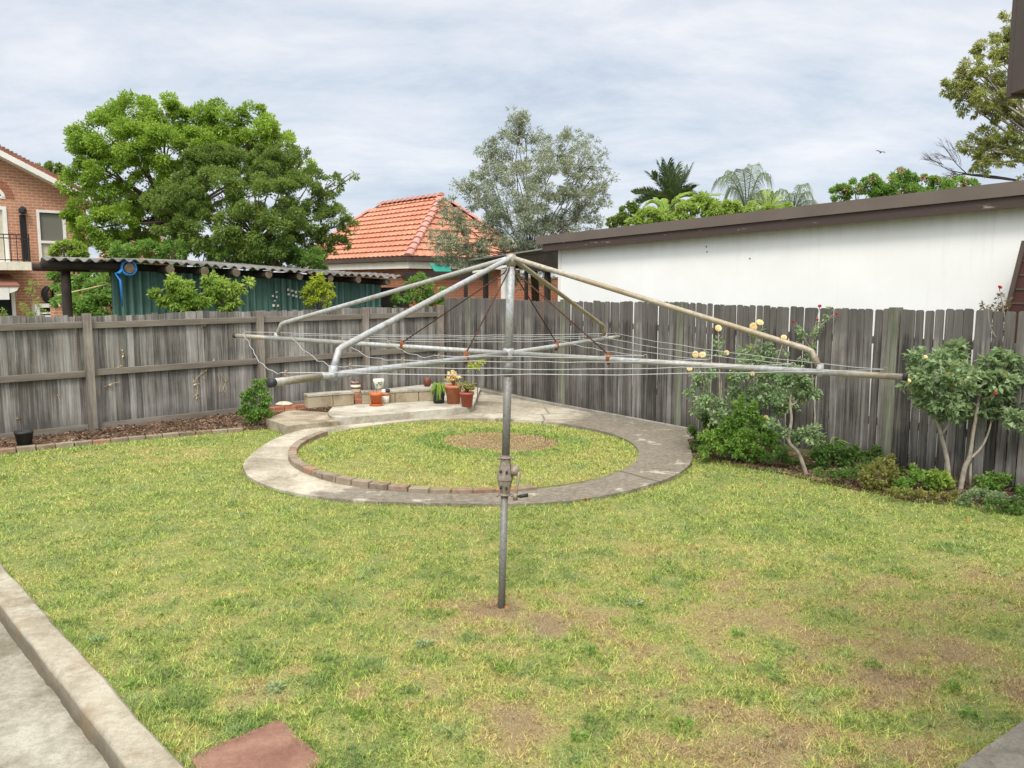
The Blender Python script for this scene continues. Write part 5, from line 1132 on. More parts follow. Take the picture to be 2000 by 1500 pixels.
def dead(a, d, L_, r, lev):
    b = a + d * L_; branch(mb, a, b, r, r * 0.5, 0.10, 4, 4)
    if lev == 0: return
    for k in range(5 if lev > 1 else 4):
        q = random.uniform(0.25, 1.0); nd = (d + Vector((random.uniform(-.5, .2), random.uniform(-.4, .4), random.uniform(-.5, .75)))).normalized()
        dead(a.lerp(b, q), nd, L_ * random.uniform(0.45, 0.65), r * 0.5, lev - 1)
for (e, v2, e2, v3) in ((1890, 341, 1835, 275), (1880, 338, 1815, 310), (1895, 342, 1850, 340)):
    b = at(e, v2, 17.5); branch(mb, root, b, 0.022, 0.015, 0.03, 5, 6); tg = at(e2, v3, 17.5); dead(b, (tg - b).normalized(), (tg - b).length * 0.75, 0.011, 3)
mb.v = [tuple(Vector(q) - Vector(gb)) for q in mb.v]; o = mb.build('dead_limb', M['twig'], t)
o['label'] = 'bare dead limb'

# ------------------------------------------------------------------ roses and the right-hand border
def flower(parent, pos, r, mat, o):
    """open rose: rings of cupped petals"""
    Vs, Ts = [], []; p0 = Vector(pos) - o; face = Vector((random.uniform(-.5, .2), -0.8, random.uniform(0.1, .8))).normalized(); sx = face.orthogonal().normalized(); sy = face.cross(sx)
    for ring, (n, rr, h, op) in enumerate(((7, 1.0, 0.0, 0.25), (6, 0.78, 0.12, 0.5), (5, 0.52, 0.24, 0.85), (3, 0.28, 0.36, 1.1))):
        for k in range(n):
            th = 2 * math.pi * (k + 0.5 * ring) / n + random.uniform(-.15, .15); dr = sx * math.cos(th) + sy * math.sin(th); sd = face.cross(dr); b = len(Vs); L_ = r * rr
            a = p0 + face * r * h * 0.5; w_ = L_ * 0.62
            Vs += [a - sd * w_ * 0.3, a + sd * w_ * 0.3, a + dr * L_ * 0.6 - sd * w_ + face * L_ * op * 0.5, a + dr * L_ * 0.6 + sd * w_ + face * L_ * op * 0.5, a + dr * L_ * 0.98 - sd * w_ * 0.6 + face * L_ * op * 0.55, a + dr * L_ * 0.98 + sd * w_ * 0.6 + face * L_ * op * 0.55]
            Ts += [(b, b + 1, b + 3), (b, b + 3, b + 2), (b + 2, b + 3, b + 5), (b + 2, b + 5, b + 4)]
    return np_mesh('flower', [tuple(q) for q in Vs], Ts, M[mat], parent)
def rose(label, base, Y, stems, blobs, n_leaf, flowers=(), size=0.052, leaf='lf_rose', bark='bark_pale', cat='rose bush', r0=0.022, sub=14, subr=0.34, buds=()):
    """stems: pixel polylines from the ground; blobs: pixel foliage; all around depth Y"""
    b = ground(*base, 0.02); t = thing('rose_bush', label, cat, b)
    mb = MB()
    for pl in stems:
        pts = []
        for i, q in enumerate(pl):
            u, v = q[:2]; dy = q[2] if len(q) > 2 else 0.0; p = at(u, v, Y + dy) - b
            if i == 0 and v > base[1] - 12: p.z = -0.05
            pts.append(p)
        rr = (pl[0][3] if len(pl[0]) > 3 else r0); sm = smooth(pts, 4) if len(pts) > 2 else pts
        mb.tube(sm, [rr * (1 - 0.6 * i / len(sm)) for i in range(len(sm))], 7)
    canes = [Vector(q) for q in mb.v]
    for (u, v, dy, r, mat) in flowers:  # each bloom on its own thin stalk, springing from the nearest cane
        p = at(u, v, Y + dy) - b + Vector((0, 0.012, -0.006)); low = [q for q in canes if q.z < p.z - 0.04] or canes; q = min(low, key=lambda c: (c - p).length)
        mb.tube(smooth([p, p.lerp(q, 0.3) + Vector((0.01, 0.01, -0.02)), q], 4), 0.0042, 5)
    mb.build('stem', M[bark], t, True)
    P, D = clumps(pb(blobs, Y), n_leaf, sub, subr, (0.25, 1.0), 0.9); leaf_mesh('leaves', P - np.array(b), D, np.full(len(P), size), M[leaf], t, 0.62, 0.22, jit=0.6, up=1.2)
    for (u, v, dy, r, mat) in flowers: flower(t, at(u, v, Y + dy), 0.74 * r / ppm(Y), mat, b)
    return t
pr = lambda u, v: ground(u, v, 0.02).y
Y = 10.75
rose('yellow rose bush with tall straggly canes in front of the dark fence', (1470, 898), Y,
    [[(1462, 900), (1455, 800), (1470, 700, .2), (1478, 640, .2)], [(1450, 900), (1410, 800), (1405, 700), (1403, 650)], [(1440, 898), (1390, 790), (1365, 720), (1355, 700)], [(1410, 860, .1, .014), (1409, 740, .15), (1410, 715)], [(1470, 890), (1500, 780), (1520, 700), (1531, 665)]],
    [(1480, 690, 26, .2), (1500, 710, 24, .1), (1455, 720, 26), (1430, 745, 26), (1478, 655, 14, .2, .7), (1405, 670, 12, .1, .7), (1370, 750, 18), (1385, 780, 24), (1365, 800, 16), (1440, 780, 30), (1480, 770, 32), (1410, 800, 26), (1500, 745, 24), (1525, 800, 24), (1515, 770, 22, -.1), (1405, 690, 10, 0, .5), (1380, 690, 9, 0, .4), (1530, 690, 10, .1, .5), (1350, 770, 12), (1362, 740, 14), (1390, 730, 14, -.1), (1375, 790, 18, -.2), (1400, 815, 18, -.2), (1520, 730, 18), (1550, 790, 14), (1450, 690, 14, .1, .8), (1500, 680, 14, .1, .8)], 5200,
    [(1358, 692, -.1, 9, 'petal_y'), (1372, 693, -.1, 9, 'petal_y'), (1403, 641, 0, 9, 'petal_y'), (1471, 638, .1, 11, 'petal_y'), (1484, 630, .1, 10, 'petal_y'), (1531, 659, .1, 8, 'petal_y'), (1419, 689, 0, 7, 'petal_y'), (1347, 720, -.1, 7, 'petal_y'), (1469, 730, -.1, 6, 'petal_y'), (1496, 815, -.1, 6, 'petal_y')], r0=0.012)
Y = 9.75
rose('dark leaved rose with a crooked pale stem leaning right of the yellow rose bush', (1578, 912), Y,
    [[(1578, 914, 0, .026), (1560, 885), (1541, 862), (1546, 820), (1543, 790), (1545, 770)], [(1541, 862, 0, .012), (1528, 845), (1520, 820)], [(1543, 792, 0, .010), (1556, 785), (1562, 770)]],
    [(1545, 745, 26), (1575, 755, 24), (1560, 770, 24, .1), (1590, 770, 16), (1530, 740, 16), (1555, 725, 16), (1525, 775, 14), (1580, 845, 22, -.1), (1560, 855, 16), (1595, 858, 14, .1), (1535, 845, 12), (1512, 830, 16)], 2100, (), r0=0.024)
Y = 10.2
rose('slender red budded rose cane reaching the fence top near its middle', (1590, 905), Y,
    [[(1598, 905, .2, .009), (1590, 780, .3), (1585, 700, .3), (1592, 640, .3), (1600, 605, .3)], [(1588, 690, .3, .006), (1560, 640, .3), (1555, 630, .3)], [(1590, 650, .3, .006), (1620, 620, .3), (1634, 612, .3)]],
    [(1560, 645, 9, .3), (1565, 662, 9, .3), (1590, 650, 9, .3), (1585, 680, 10, .3), (1600, 640, 9, .3), (1612, 622, 7, .3), (1575, 700, 12, .3), (1620, 605, 6, .3)], 420,
    [(1601, 598, .3, 5, 'petal_r'), (1634, 613, .3, 5, 'petal_r'), (1596, 624, .3, 4.5, 'petal_r'), (1549, 629, .3, 4, 'petal_r')], 0.04)
Y = 9.0
rose('large standard rose with two pale trunks and a broad leafy head at the right', (1850, 950), Y,
    [[(1856, 955, 0, .030), (1850, 900), (1838, 850), (1830, 825), (1822, 815)], [(1838, 850, 0, .016), (1850, 832), (1852, 815)], [(1822, 815, 0, .014), (1815, 780), (1800, 740)], [(1830, 822, 0, .016), (1850, 770), (1860, 720)], [(1850, 800, 0, .012), (1880, 760), (1890, 700)]],
    [(1855, 695, 30), (1825, 700, 26, -.1), (1795, 710, 22), (1785, 745, 24), (1820, 740, 32, -.2), (1860, 735, 34, -.25), (1890, 720, 28), (1805, 780, 26), (1845, 780, 34, -.2), (1880, 770, 30, -.1), (1830, 805, 24), (1865, 808, 24), (1900, 745, 22), (1890, 800, 20), (1785, 695, 14), (1870, 680, 20)], 2900,
    [(1775, 743, -.2, 6, 'petal_y'), (1808, 697, -.2, 5, 'petal_y')], 0.070)
rose('second tall rose with forked trunk and red buds at the right edge', (1880, 958), Y - 0.1,
    [[(1874, 962, 0, .030), (1884, 915), (1894, 892), (1900, 850), (1912, 780), (1920, 740)], [(1896, 895, 0, .016), (1918, 872), (1932, 840), (1940, 800)], [(1894, 960, .1, .018), (1896, 905, .05)], [(1935, 760, .2, .010), (1968, 690, .2), (1962, 620, .2), (1953, 566, .2)], [(1965, 690, .2, .006), (1935, 640, .2), (1930, 600, .2)]],
    [(1935, 710, 20), (1960, 700, 18), (1990, 705, 16), (1945, 745, 26, -.1), (1970, 740, 24), (1930, 770, 22), (1960, 770, 22), (1925, 800, 14), (1975, 815, 18, -.2), (1990, 830, 16, -.2), (1910, 730, 18, .2), (2010, 740, 26), (1945, 805, 14), (1990, 790, 10)], 2600,
    [(1953, 561, .2, 6, 'petal_r'), (1944, 768, -.3, 5, 'petal_r')], 0.068)
tt = rose('reddish new rose shoots rising above the fence at the right edge', (1905, 955), Y + 0.1,
    [[(1925, 760, .2, .006), (1930, 680, .2), (1928, 610, .2), (1925, 596, .2)], [(1940, 720, .2, .006), (1962, 640, .2), (1968, 600, .2)]],
    [(1925, 600, 9, .2), (1935, 615, 10, .2), (1925, 630, 10, .2), (1940, 640, 12, .2), (1960, 625, 9, .2), (1955, 580, 7, .2), (1965, 645, 11, .2), (1950, 600, 9, .2), (1920, 650, 9, .2), (1945, 665, 11, .2), (1972, 590, 7, .2), (1960, 605, 8, .2), (1912, 665, 8, .2)], 420, (), 0.042, 'lf_reddish')

def shrub(label, base, blobs, n, size, leaf, cat='shrub', name='shrub', aspect=0.55, sub=14, subr=0.32, stems=6, up=1.0, droop=0.0, zb=0.02, jit=0.5):
    b = ground(*base, zb); t = thing(name, label, cat, b); bl = pb(blobs, b.y)
    P, D = clumps(bl, n, sub, subr, (0.2, 1.0), 0.9); P[:, 2] = np.maximum(P[:, 2], 0.03)
    if droop: D = unit(D + [0, 0, -droop])
    leaf_mesh('leaves', P - np.array(b), D, np.full(len(P), size), M[leaf], t, aspect, jit=jit, up=up); mb = MB()
    for c, r, w_ in bl: branch(mb, Vector((random.uniform(-.04, .04), random.uniform(-.04, .04), -0.04)), c - b, 0.008, 0.003, 0.1, 4, 5)
    mb.build('stem', M['bark'], t, True); return t
shrub('bright green upright leafy shrub at the left end of the rose border', (1440, 902), [(1445, 795, 13), (1440, 815, 16), (1470, 808, 15), (1420, 850, 22), (1450, 850, 26, -.1), (1480, 850, 24), (1400, 870, 22), (1435, 880, 24, -.1), (1470, 880, 26, -.1), (1500, 875, 20), (1385, 855, 18), (1375, 880, 16), (1445, 830, 18), (1490, 825, 16), (1510, 855, 16), (1445, 780, 8), (1472, 790, 8), (1418, 825, 10), (1400, 845, 10)], 7000, 0.050, 'lf_fresh', aspect=0.45, sub=20, subr=0.24)
shrub('dark green low shrub against the concrete path end of the border', (1385, 885), [(1352, 840, 12), (1365, 855, 16), (1385, 830, 16), (1400, 845, 18), (1360, 870, 12), (1375, 815, 10), (1420, 830, 16)], 2400, 0.04, 'lf_low')
for (lab, base, bl, n, sz, leaf) in (
    ('deep green leafy clump between the crooked rose and the fence', (1620, 915), [(1600, 890, 16), (1625, 880, 18), (1650, 885, 18), (1640, 900, 16), (1670, 895, 16), (1610, 905, 14), (1655, 910, 14)], 2600, 0.045, 'lf_low'),
    ('yellowing weedy clump near the middle of the rose border', (1722, 955), [(1700, 920, 20), (1725, 910, 20, .1), (1740, 930, 20), (1690, 940, 18), (1715, 945, 18, -.1), (1750, 945, 16), (1735, 895, 12, .2)], 2600, 0.035, 'lf_dryish'),
    ('fresh green spreading weeds left of the standard rose trunk', (1790, 960), [(1780, 925, 16, .2), (1800, 930, 16), (1775, 945, 16), (1760, 950, 14), (1815, 945, 14), (1830, 938, 12)], 1900, 0.038, 'lf_mid'),
    ('lime leaved low shrub at the foot of the standard rose', (1840, 962), [(1825, 930, 12), (1842, 935, 14), (1832, 948, 12), (1855, 945, 10)], 900, 0.042, 'lf_lime'),
    ('dense leafy shrub by the fence behind the forked rose trunk', (1950, 960), [(1930, 920, 16, .3), (1955, 915, 18, .3), (1975, 925, 18, .2), (1945, 940, 20), (1990, 940, 20), (1920, 940, 14), (2010, 930, 22)], 2600, 0.042, 'lf_mid'),
    ('grey green trailing ground plant in front of the forked rose', (1925, 985), [(1895, 965, 14), (1920, 968, 18), (1950, 972, 18), (1980, 978, 18), (1880, 978, 10), (2010, 975, 20)], 2800, 0.03, 'lf_rose'),
    ('dense dark green undergrowth along the fence behind the yellowing weeds', (1735, 930), [(1700, 900, 14, .3), (1730, 905, 16, .3), (1760, 905, 16, .3), (1785, 910, 14, .3), (1750, 925, 14, .2), (1770, 890, 10, .3)], 1900, 0.035, 'lf_low'),
    ('short mixed weeds at the lawn edge below the standard rose', (1790, 978), [(1770, 962, 12), (1795, 966, 13), (1820, 968, 13), (1845, 972, 13), (1745, 958, 12), (1865, 968, 12)], 2200, 0.026, 'lf_dryish'),
    ('tall leafy weed leaning on the fence behind the standard rose', (1815, 930), [(1810, 880, 10, .25), (1800, 900, 12, .25), (1822, 905, 12, .25), (1790, 915, 12, .25)], 700, 0.035, 'lf_mid'),
    ('sparse brown stemmed weed between the two standard rose trunks', (1868, 945), [(1862, 880, 9, .2), (1868, 905, 10, .2), (1872, 930, 10, .1), (1860, 850, 8, .2)], 300, 0.028, 'lf_reddish'),
    ('leafy ground plant at the right edge under the red budded rose', (1985, 1000), [(1960, 990, 14), (1985, 992, 16), (2010, 995, 18), (1935, 985, 12), (2000, 965, 16, .1)], 2200, 0.032, 'lf_low'),
    ('low dark weeds between the bright bush and the crooked rose', (1545, 912), [(1520, 895, 12), (1540, 898, 12), (1560, 902, 12), (1500, 895, 12), (1580, 912, 10), (1530, 880, 12)], 1700, 0.032, 'lf_low'),
    ('small leafy weeds at the lawn edge of the border middle', (1660, 945), [(1640, 925, 14), (1665, 928, 16), (1690, 935, 14), (1620, 925, 12), (1680, 915, 14, .2), (1600, 922, 12)], 2000, 0.03, 'lf_low'),
    ('green climbing weed against the fence behind the lawn edge weeds', (1700, 915), [(1690, 890, 12), (1712, 880, 12), (1670, 878, 10), (1730, 890, 10)], 900, 0.035, 'lf_low')):
    shrub(lab, base, bl, n, sz, leaf, 'plant', 'border_plant')
shrub('compact bright green bush standing alone in the soil bed by the left fence', (497, 830), [(505, 750, 9, .05), (512, 765, 11), (492, 770, 12), (478, 775, 11), (520, 780, 10), (486, 790, 14), (510, 795, 16), (496, 808, 16), (475, 805, 10), (522, 808, 10), (505, 815, 12), (485, 815, 10), (515, 745, 7)], 5200, 0.042, 'lf_mid', zb=0.05)
# blade-leaved clump with a pale flower spike by the crooked rose
b = ground(1612, 905, 0.02); t = thing('strappy_plant', 'strap leaved plant with a pale arching leaf beside the crooked rose', 'plant', b); mb = MB()
for i in range(30):
    a = random.uniform(0, 6.28); L_ = random.uniform(0.2, 0.42); d = Vector((math.cos(a), math.sin(a), 0)); pts = [Vector((0, 0, 0)) + d * 0.03, d * L_ * 0.3 + Vector((0, 0, L_ * 0.75)), d * L_ * 0.75 + Vector((0, 0, L_ * 0.7))]; mb.tube(smooth(pts, 4), [0.008] * 8 + [0.002], 4)
mb.build('leaves', M['lf_mid'], t)
mb = MB().tube(smooth([Vector((0, -.1, 0)), Vector((-.03, -.15, .25)), Vector((-.13, -.15, .33))], 4), [.008] * 8 + [.003], 5); o = mb.build('dry_leaf', M['petal_y'], t); o['label'] = 'pale dry arching leaf'

# ------------------------------------------------------------------ pots, blocks and bits on the terrace
def on_terrace(u, v, z=TZ): return ground(u, v, z)
def wallblock(lab, u0, u1, vtop, vbot, z0, hgt, dep, cap=False, grp=None):
    """a block standing along the left fence; its front face runs from column u0 to u1"""
    a, b = ground(u0, vbot[0], z0), ground(u1, vbot[1], z0); d = b - a; L_ = d.length; m = MB()
    m.box(0.004, L_ - 0.004, 0, dep, 0, hgt - (0.045 if cap else 0)); t = thing('concrete_block', lab, 'block', a, math.atan2(d.y, d.x), grp); m.build('block_body', M['block'], t, bevel=0.008)
    if cap: c = MB(); c.box(-0.004, L_ + 0.002, -0.012, dep + 0.01, hgt - 0.042, hgt); c.build('capping', M['conc_slab'], t, bevel=0.006)
    return a, b
G = 'concrete blocks stacked along the terrace back'
wallblock('left concrete block of the capped pair at the terrace back', 602, 651, 0, (798, 794), TZ, 0.235, 0.2, True, G)
wallblock('right concrete block of the capped pair at the terrace back', 651, 692, 0, (794, 791), TZ, 0.235, 0.2, True, G)
wallblock('longer concrete block behind the orange pot', 707, 772, 0, (789, 786), TZ, 0.215, 0.2, True, G)
wallblock('pale concrete block between the orange pot and the black pot', 772, 818, 0, (786, 784), TZ, 0.215, 0.2, True, G)
wallblock('last concrete block beside the black pot', 818, 850, 0, (784, 783), TZ, 0.215, 0.2, True, G)
p = on_terrace(699, 788); m = MB(); m.box(-0.055, 0.055, 0.02, 0.14, 0, 0.30); m.box(-0.07, 0.075, -0.05, 0.02, 0, 0.075); o = m.build('brick_stack', M['brickfar'], bevel=0.006); o.location = p; o.rotation_euler = (0, 0, A1 - .2); tag(o, 'stack of red bricks between the two rows of concrete blocks', 'bricks')
def pot(label, p, prof, mat, cat='pot', bands=(), soil=None, rim=None):
    t = thing('flower_pot', label, cat, p); MB().lathe(prof, 24).build('body', M[mat], t, True)
    if rim: MB().lathe(rim, 24).build('rim', M[mat], t, True)
    for k, (pf, mt) in enumerate(bands): MB().lathe(pf, 24).build('band', M[mt], t, True)
    if soil: MB().lathe([(0, soil[1] + 0.008), (soil[0], soil[1])], 20).build('soil', M['potsoil'], t, True)
    return t
def cup(r0, r1, h, th=0.008): return [(0, 0), (r0, 0), (r1, h), (r1 - th, h), (r0 - th, 0.012), (0, 0.012)]
p = on_terrace(735, 792); s = 1 / ppm(p.y)
t = pot('orange plastic pot standing on its saucer in front of the blocks', p, [(0, .012), (9.5 * s, .012), (12 * s, 20 * s), (13.3 * s, 20 * s), (13.5 * s, 26 * s), (12.6 * s, 26 * s), (11.5 * s, 20 * s), (0, 19 * s)], 'orange_pot', soil=(11.8 * s, 22 * s))
MB().lathe([(0, 0), (12 * s, 0), (14.5 * s, .035), (13.8 * s, .035), (11.5 * s, .012), (0, .012)], 24).build('saucer', M['orange_pot'], t, True)
mb = MB(); mb.tube([(0, 0, 20 * s), (0.02, 0, 40 * s)], 0.004, 5); mb.tube([(-.03, 0, 20 * s), (-.05, 0, 35 * s)], 0.003, 5); mb.build('dry_stalk', M['twig'], t)
p = on_terrace(752.5, 788); t = pot('small white pot with a rust brown collar behind the orange pot', p, [(0, 0), (7.2 * s, 0), (9.2 * s, 21 * s), (8.4 * s, 21 * s), (0, 19 * s)], 'cream', bands=[([(9.0 * s, 17.5 * s), (9.9 * s, 17.5 * s), (10.2 * s, 22 * s), (9.0 * s, 22 * s)], 'terracotta')])
q = on_terrace(751, 768, TZ + 0.12); st_ = MB()
import_ico = [(0, -0.9), (0.6, -0.75), (0.95, -0.2), (0.9, 0.35), (0.5, 0.8), (0, 0.9)]
for (dx, dz, r, mt, lb) in ((-1.5, 25, 6, 'cream', 'round white stone resting in the small white pot'), (5, 26, 6, 'iron', 'round black stone resting in the small white pot')):
    o = MB().lathe([(a * r * s, b * r * s * .8) for a, b in import_ico], 12).build('stone', M[mt], smooth=True); o.location = p + Vector((dx * s, -2 * s, dz * s)); tag(o, lb, 'stone')
p = ground(695, 765, TZ + 0.30); s = 1 / ppm(p.y)
t = pot('striped brown and cream pot on the red brick stack', p, [(0, 0), (8 * s, 0), (9.6 * s, 9 * s), (10 * s, 18 * s), (9 * s, 19 * s), (8.4 * s, 14 * s), (0, 13 * s)], 'cream', bands=[([(9.25 * s, 6 * s), (9.9 * s, 6.2 * s), (10.1 * s, 10 * s), (9.4 * s, 10 * s)], 'brownglaze'), ([(9.7 * s, 15 * s), (10.4 * s, 15.2 * s), (10.2 * s, 19.5 * s), (9.2 * s, 19.3 * s)], 'brownglaze')], soil=(8.6 * s, 16 * s))
mb = MB()
for (a, b, c) in ((-12, 4, 26), (8, -3, 24), (12, -2, 20), (-5, 2, 24)): mb.tube(smooth([Vector((0, 0, 15 * s)), Vector((a * .5 * s, b * s, c * s)), Vector((a * s, b * s, (c - 4) * s))], 3), 0.006, 5)
mb.build('dry_stalk', M['twig'], t)
p = ground(745, 761, TZ + 0.215) + N1 * 0.08; s = 1 / ppm(p.y)
t = pot('white flared pot painted with leaves standing on the concrete blocks', p, [(0, 0), (5.5 * s, 0), (6.5 * s, 3 * s), (10 * s, 12 * s), (11.2 * s, 20 * s), (10.4 * s, 20 * s), (0, 14 * s)], 'cream', soil=(9.8 * s, 16 * s))
m = MB()
for (a, z, r) in ((-100, 10, 2.2), (-80, 14, 2.6), (-62, 11, 2.4), (-55, 15, 2.2)):
    th = R(a); rr = (9.2 + (z - 10) * .26) * s + .004; c = Vector((math.cos(th) * rr, math.sin(th) * rr, z * s)); sd = Vector((-math.sin(th), math.cos(th), 0)); m.add([c - sd * r * s, c + Vector((0, 0, -r * s * .8)), c + sd * r * s * 1.1, c + Vector((0, 0, r * s * .9))], [(0, 1, 2, 3)])
m.build('painted_leaf', M['lf_low'], t)
p = ground(838, 755, TZ + 0.215) + N1 * 0.05; s = 1 / ppm(p.y)
pot('small dark brown glazed jar on the blocks by the fence corner', p, [(0, 0), (6 * s, 0), (8 * s, 6 * s), (7.8 * s, 14 * s), (5 * s, 18 * s), (4.4 * s, 18 * s), (0, 12 * s)], 'brownglaze', 'jar')
p = on_terrace(857, 787); s = 1 / ppm(p.y)
t = pot('black plastic pot with a spider plant next to the large terracotta pot', p, cup(10.5 * s, 12.5 * s, 24 * s), 'black', soil=(11.5 * s, 21 * s)); mb = MB()
for i in range(70):
    a = random.uniform(0, 6.28); L_ = random.uniform(10, 20) * s; d = Vector((math.cos(a), math.sin(a), 0)); mb.tube(smooth([Vector((0, 0, 22 * s)) + d * 4 * s, d * L_ * .6 + Vector((0, 0, (22 + random.uniform(8, 19)) * s)), d * L_ * 1.15 + Vector((0, 0, random.uniform(6, 30) * s))], 4), [.008, .009, .009, .008, .008, .007, .006, .004, .002], 4)
o = mb.build('leaves', M['lf_lime'], t)
p = on_terrace(886, 788); s = 1 / ppm(p.y)
t = pot('large terracotta pot with a yellowing succulent in the fence corner', p, [(0, 0), (12.5 * s, 0), (15.5 * s, 31 * s), (17 * s, 31 * s), (17.2 * s, 37 * s), (15.8 * s, 37 * s), (14 * s, 30 * s), (0, 29 * s)], 'terracotta', soil=(15 * s, 33 * s))
def succulent(t, z, s, n, spread, h, mats, seed):
    rr = random.Random(seed); mb = MB(); P, D = [], []
    for i in range(n):
        a = rr.uniform(0, 6.28); q = Vector((math.cos(a) * spread * rr.random(), math.sin(a) * spread * rr.random(), z + h * rr.uniform(.4, 1))); mb.tube(smooth([Vector((0, 0, z * .95)), q * .5 + Vector((0, 0, z * .55)), q], 3), .007, 5)
        for k in range(16): P.append(tuple(q + Vector((rr.gauss(0, .02), rr.gauss(0, .02), rr.gauss(0, .018))))); D.append((rr.gauss(0, 1), rr.gauss(0, 1), rr.uniform(0, 1)))
    mb.build('stalk', M['deadleaf'], t, True); leaf_mesh('leaves', np.array(P), np.array(D), np.full(len(P), .06), M[mats], t, .6)
succulent(t, 34 * s, s, 12, 16 * s, 30 * s, 'petal_y', 3)
p = on_terrace(912, 794); s = 1 / ppm(p.y)
t = pot('red brown plastic pot with a small succulent at the terrace edge', p, [(0, 0), (10 * s, 0), (13 * s, 24 * s), (14.3 * s, 24 * s), (14.6 * s, 29 * s), (13.4 * s, 29 * s), (12 * s, 24 * s), (0, 23 * s)], 'redpot', soil=(12.8 * s, 26 * s)); succulent(t, 27 * s, s, 9, 15 * s, 16 * s, 'lf_dryish', 5)
# thin lemon sapling behind the pots
b = ground(932, 786, TZ); t = thing('lemon_sapling', 'thin sapling with a tuft of yellow green leaves by the fence corner', 'sapling', b); mb = MB()
mb.tube([Vector((0, 0, 0)), Vector((0.01, 0, .35)), at(932, 720, b.y) - b], [.008, .007, .004], 6); mb.build('stem', M['twig'], t)
P, D = clumps(pb([(925, 714, 7), (936, 707, 7), (945, 703, 5), (918, 722, 5), (932, 718, 7)], b.y), 170, 6, .5, (0, 1)); leaf_mesh('leaves', P - np.array(b), D, np.full(len(P), .06), M['lf_yellow'], t, .5)
p = ground(554, 792, 0.235); o = MB().lathe([(0, -.02), (.13, 0), (.15, .03), (.10, .07), (.03, .085), (0, .085)], 9).build('flat_stone', M['stone']); o.location = p + Vector((0, .02, .0)); o.scale = (1, .7, .8); tag(o, 'pale flat stone lying on the orange bricks at the terrace end', 'stone')
p = ground(48, 868, 0.075); s = 1 / ppm(p.y)
pot('empty black plastic pot standing in the soil bed at the left', p, [(0, 0), (13 * s, 0), (16.2 * s, 22 * s), (17.4 * s, 22 * s), (17.6 * s, 27 * s), (16.6 * s, 27 * s), (12.5 * s, 3 * s), (0, 3 * s)], 'black', soil=(14 * s, 14 * s))
# dry tendrils clinging to the left fence
t = thing('dry_vine', 'pale dry vine tendrils clinging to the left fence boards', 'vine', (C0 - E1 * 5.2)); mb = MB(); FL = Frame(C0, A1)
def ten(pts):
    q = []
    for u, v in pts: s_, z = FL.loc(u, v, -0.02); q.append(C0 + E1 * s_ - N1 * 0.022 + Vector((0, 0, z)) - t.location)
    mb.tube(smooth(q, 4), 0.0035, 5)
for pl in ([(400, 714), (392, 730), (382, 742), (386, 760), (384, 775), (390, 785)], [(392, 732), (402, 722), (408, 718)], [(380, 745), (376, 740)], [(430, 728), (440, 745), (436, 760), (445, 775)], [(236, 682), (238, 690), (240, 698)], [(232, 715), (236, 722)], [(210, 752), (222, 748), (234, 746)], [(395, 632), (393, 640)], [(112, 770), (118, 785)], [(415, 705), (420, 700)], [(190, 765), (193, 772)], [(425, 730), (430, 750), (428, 765)], [(383, 770), (377, 776)]): ten(pl)
mb.build('tendril', M['straw'], t)
P = []; 
for u, v in ((396, 631), (399, 636), (237, 687), (240, 692), (233, 716), (236, 719), (383, 748), (388, 770), (403, 722), (441, 742), (436, 765), (212, 751), (190, 768), (36, 817), (417, 704), (385, 778), (395, 735)):
    for k in range(5): s_, z = FL.loc(u + random.gauss(0, 1.5), v + random.gauss(0, 2), -0.03); P.append(tuple(C0 + E1 * s_ - N1 * 0.03 + Vector((0, 0, z)) - t.location))
leaf_mesh('dry_leaves', np.array(P), RNG.normal(0, 1, (len(P), 3)), np.full(len(P), 0.05), M['straw'], t, .5)
# fallen leaves, each its own small curled leaf
def fallen():
    first = None
    for i, (u, v, z, big) in enumerate(((798, 1066, .03, 1), (1390, 895, .05, 1), (1365, 898, .05, 1), (1486, 950, .03, 1.3), (1690, 978, .05, 1), (1888, 1018, .03, 1.2), (1236, 1031, .03, 1), (1210, 1028, .03, .8), (990, 1189, .03, .8), (468, 922, .03, 1.3), (1300, 930, .05, .8), (1565, 960, .03, 1), (1785, 1120, .03, 1), (460, 870, .03, 1), (1145, 975, .03, 1))):
        p = ground(u, v, z)
        if first is None:
            V = []; T = []; n = 6
            for k in range(n + 1): q = k / n; w_ = 0.016 * math.sin(math.pi * q) ** .7; V += [(0.05 * q - .025, w_, .010 * math.sin(3 * q) + .012 * w_ / .016), (0.05 * q - .025, -w_, .010 * math.sin(3 * q) + .006)]
            for k in range(n): b = k * 2; T += [(b, b + 1, b + 3), (b, b + 3, b + 2)]
            o = first = np_mesh('fallen_leaf', V, T, M['deadleaf'])
        else: o = first.copy(); COL.objects.link(o)
        o.location = p; o.rotation_euler = (random.uniform(-.3, .3), random.uniform(-.3, .3), random.uniform(0, 6.28)); o.scale = (big,) * 3; tag(o, 'small orange brown leaf lying fallen on the lawn or border edge', 'leaf', 'fallen leaves on the lawn')
fallen()
# a bird far off
p = at(1720, 298, 60); m = MB(); m.tube([(-.16, 0, 0), (-.05, 0, .01), (.1, 0, .02), (.17, 0, 0)], [.01, .05, .045, .008], 7)
for sg in (-1, 1): m.add([(-.04, 0, .03), (.08, 0, .03), (.02, sg * .22, .13), (-.04, sg * .40, .05), (-.07, sg * .2, .10)], [(0, 1, 2, 4), (4, 2, 3)])
o = m.build('bird', M['iron']); o.location = p; o.rotation_euler = (R(20), R(-30), R(40)); tag(o, 'tiny dark bird in flight against the sky over the garage', 'bird')

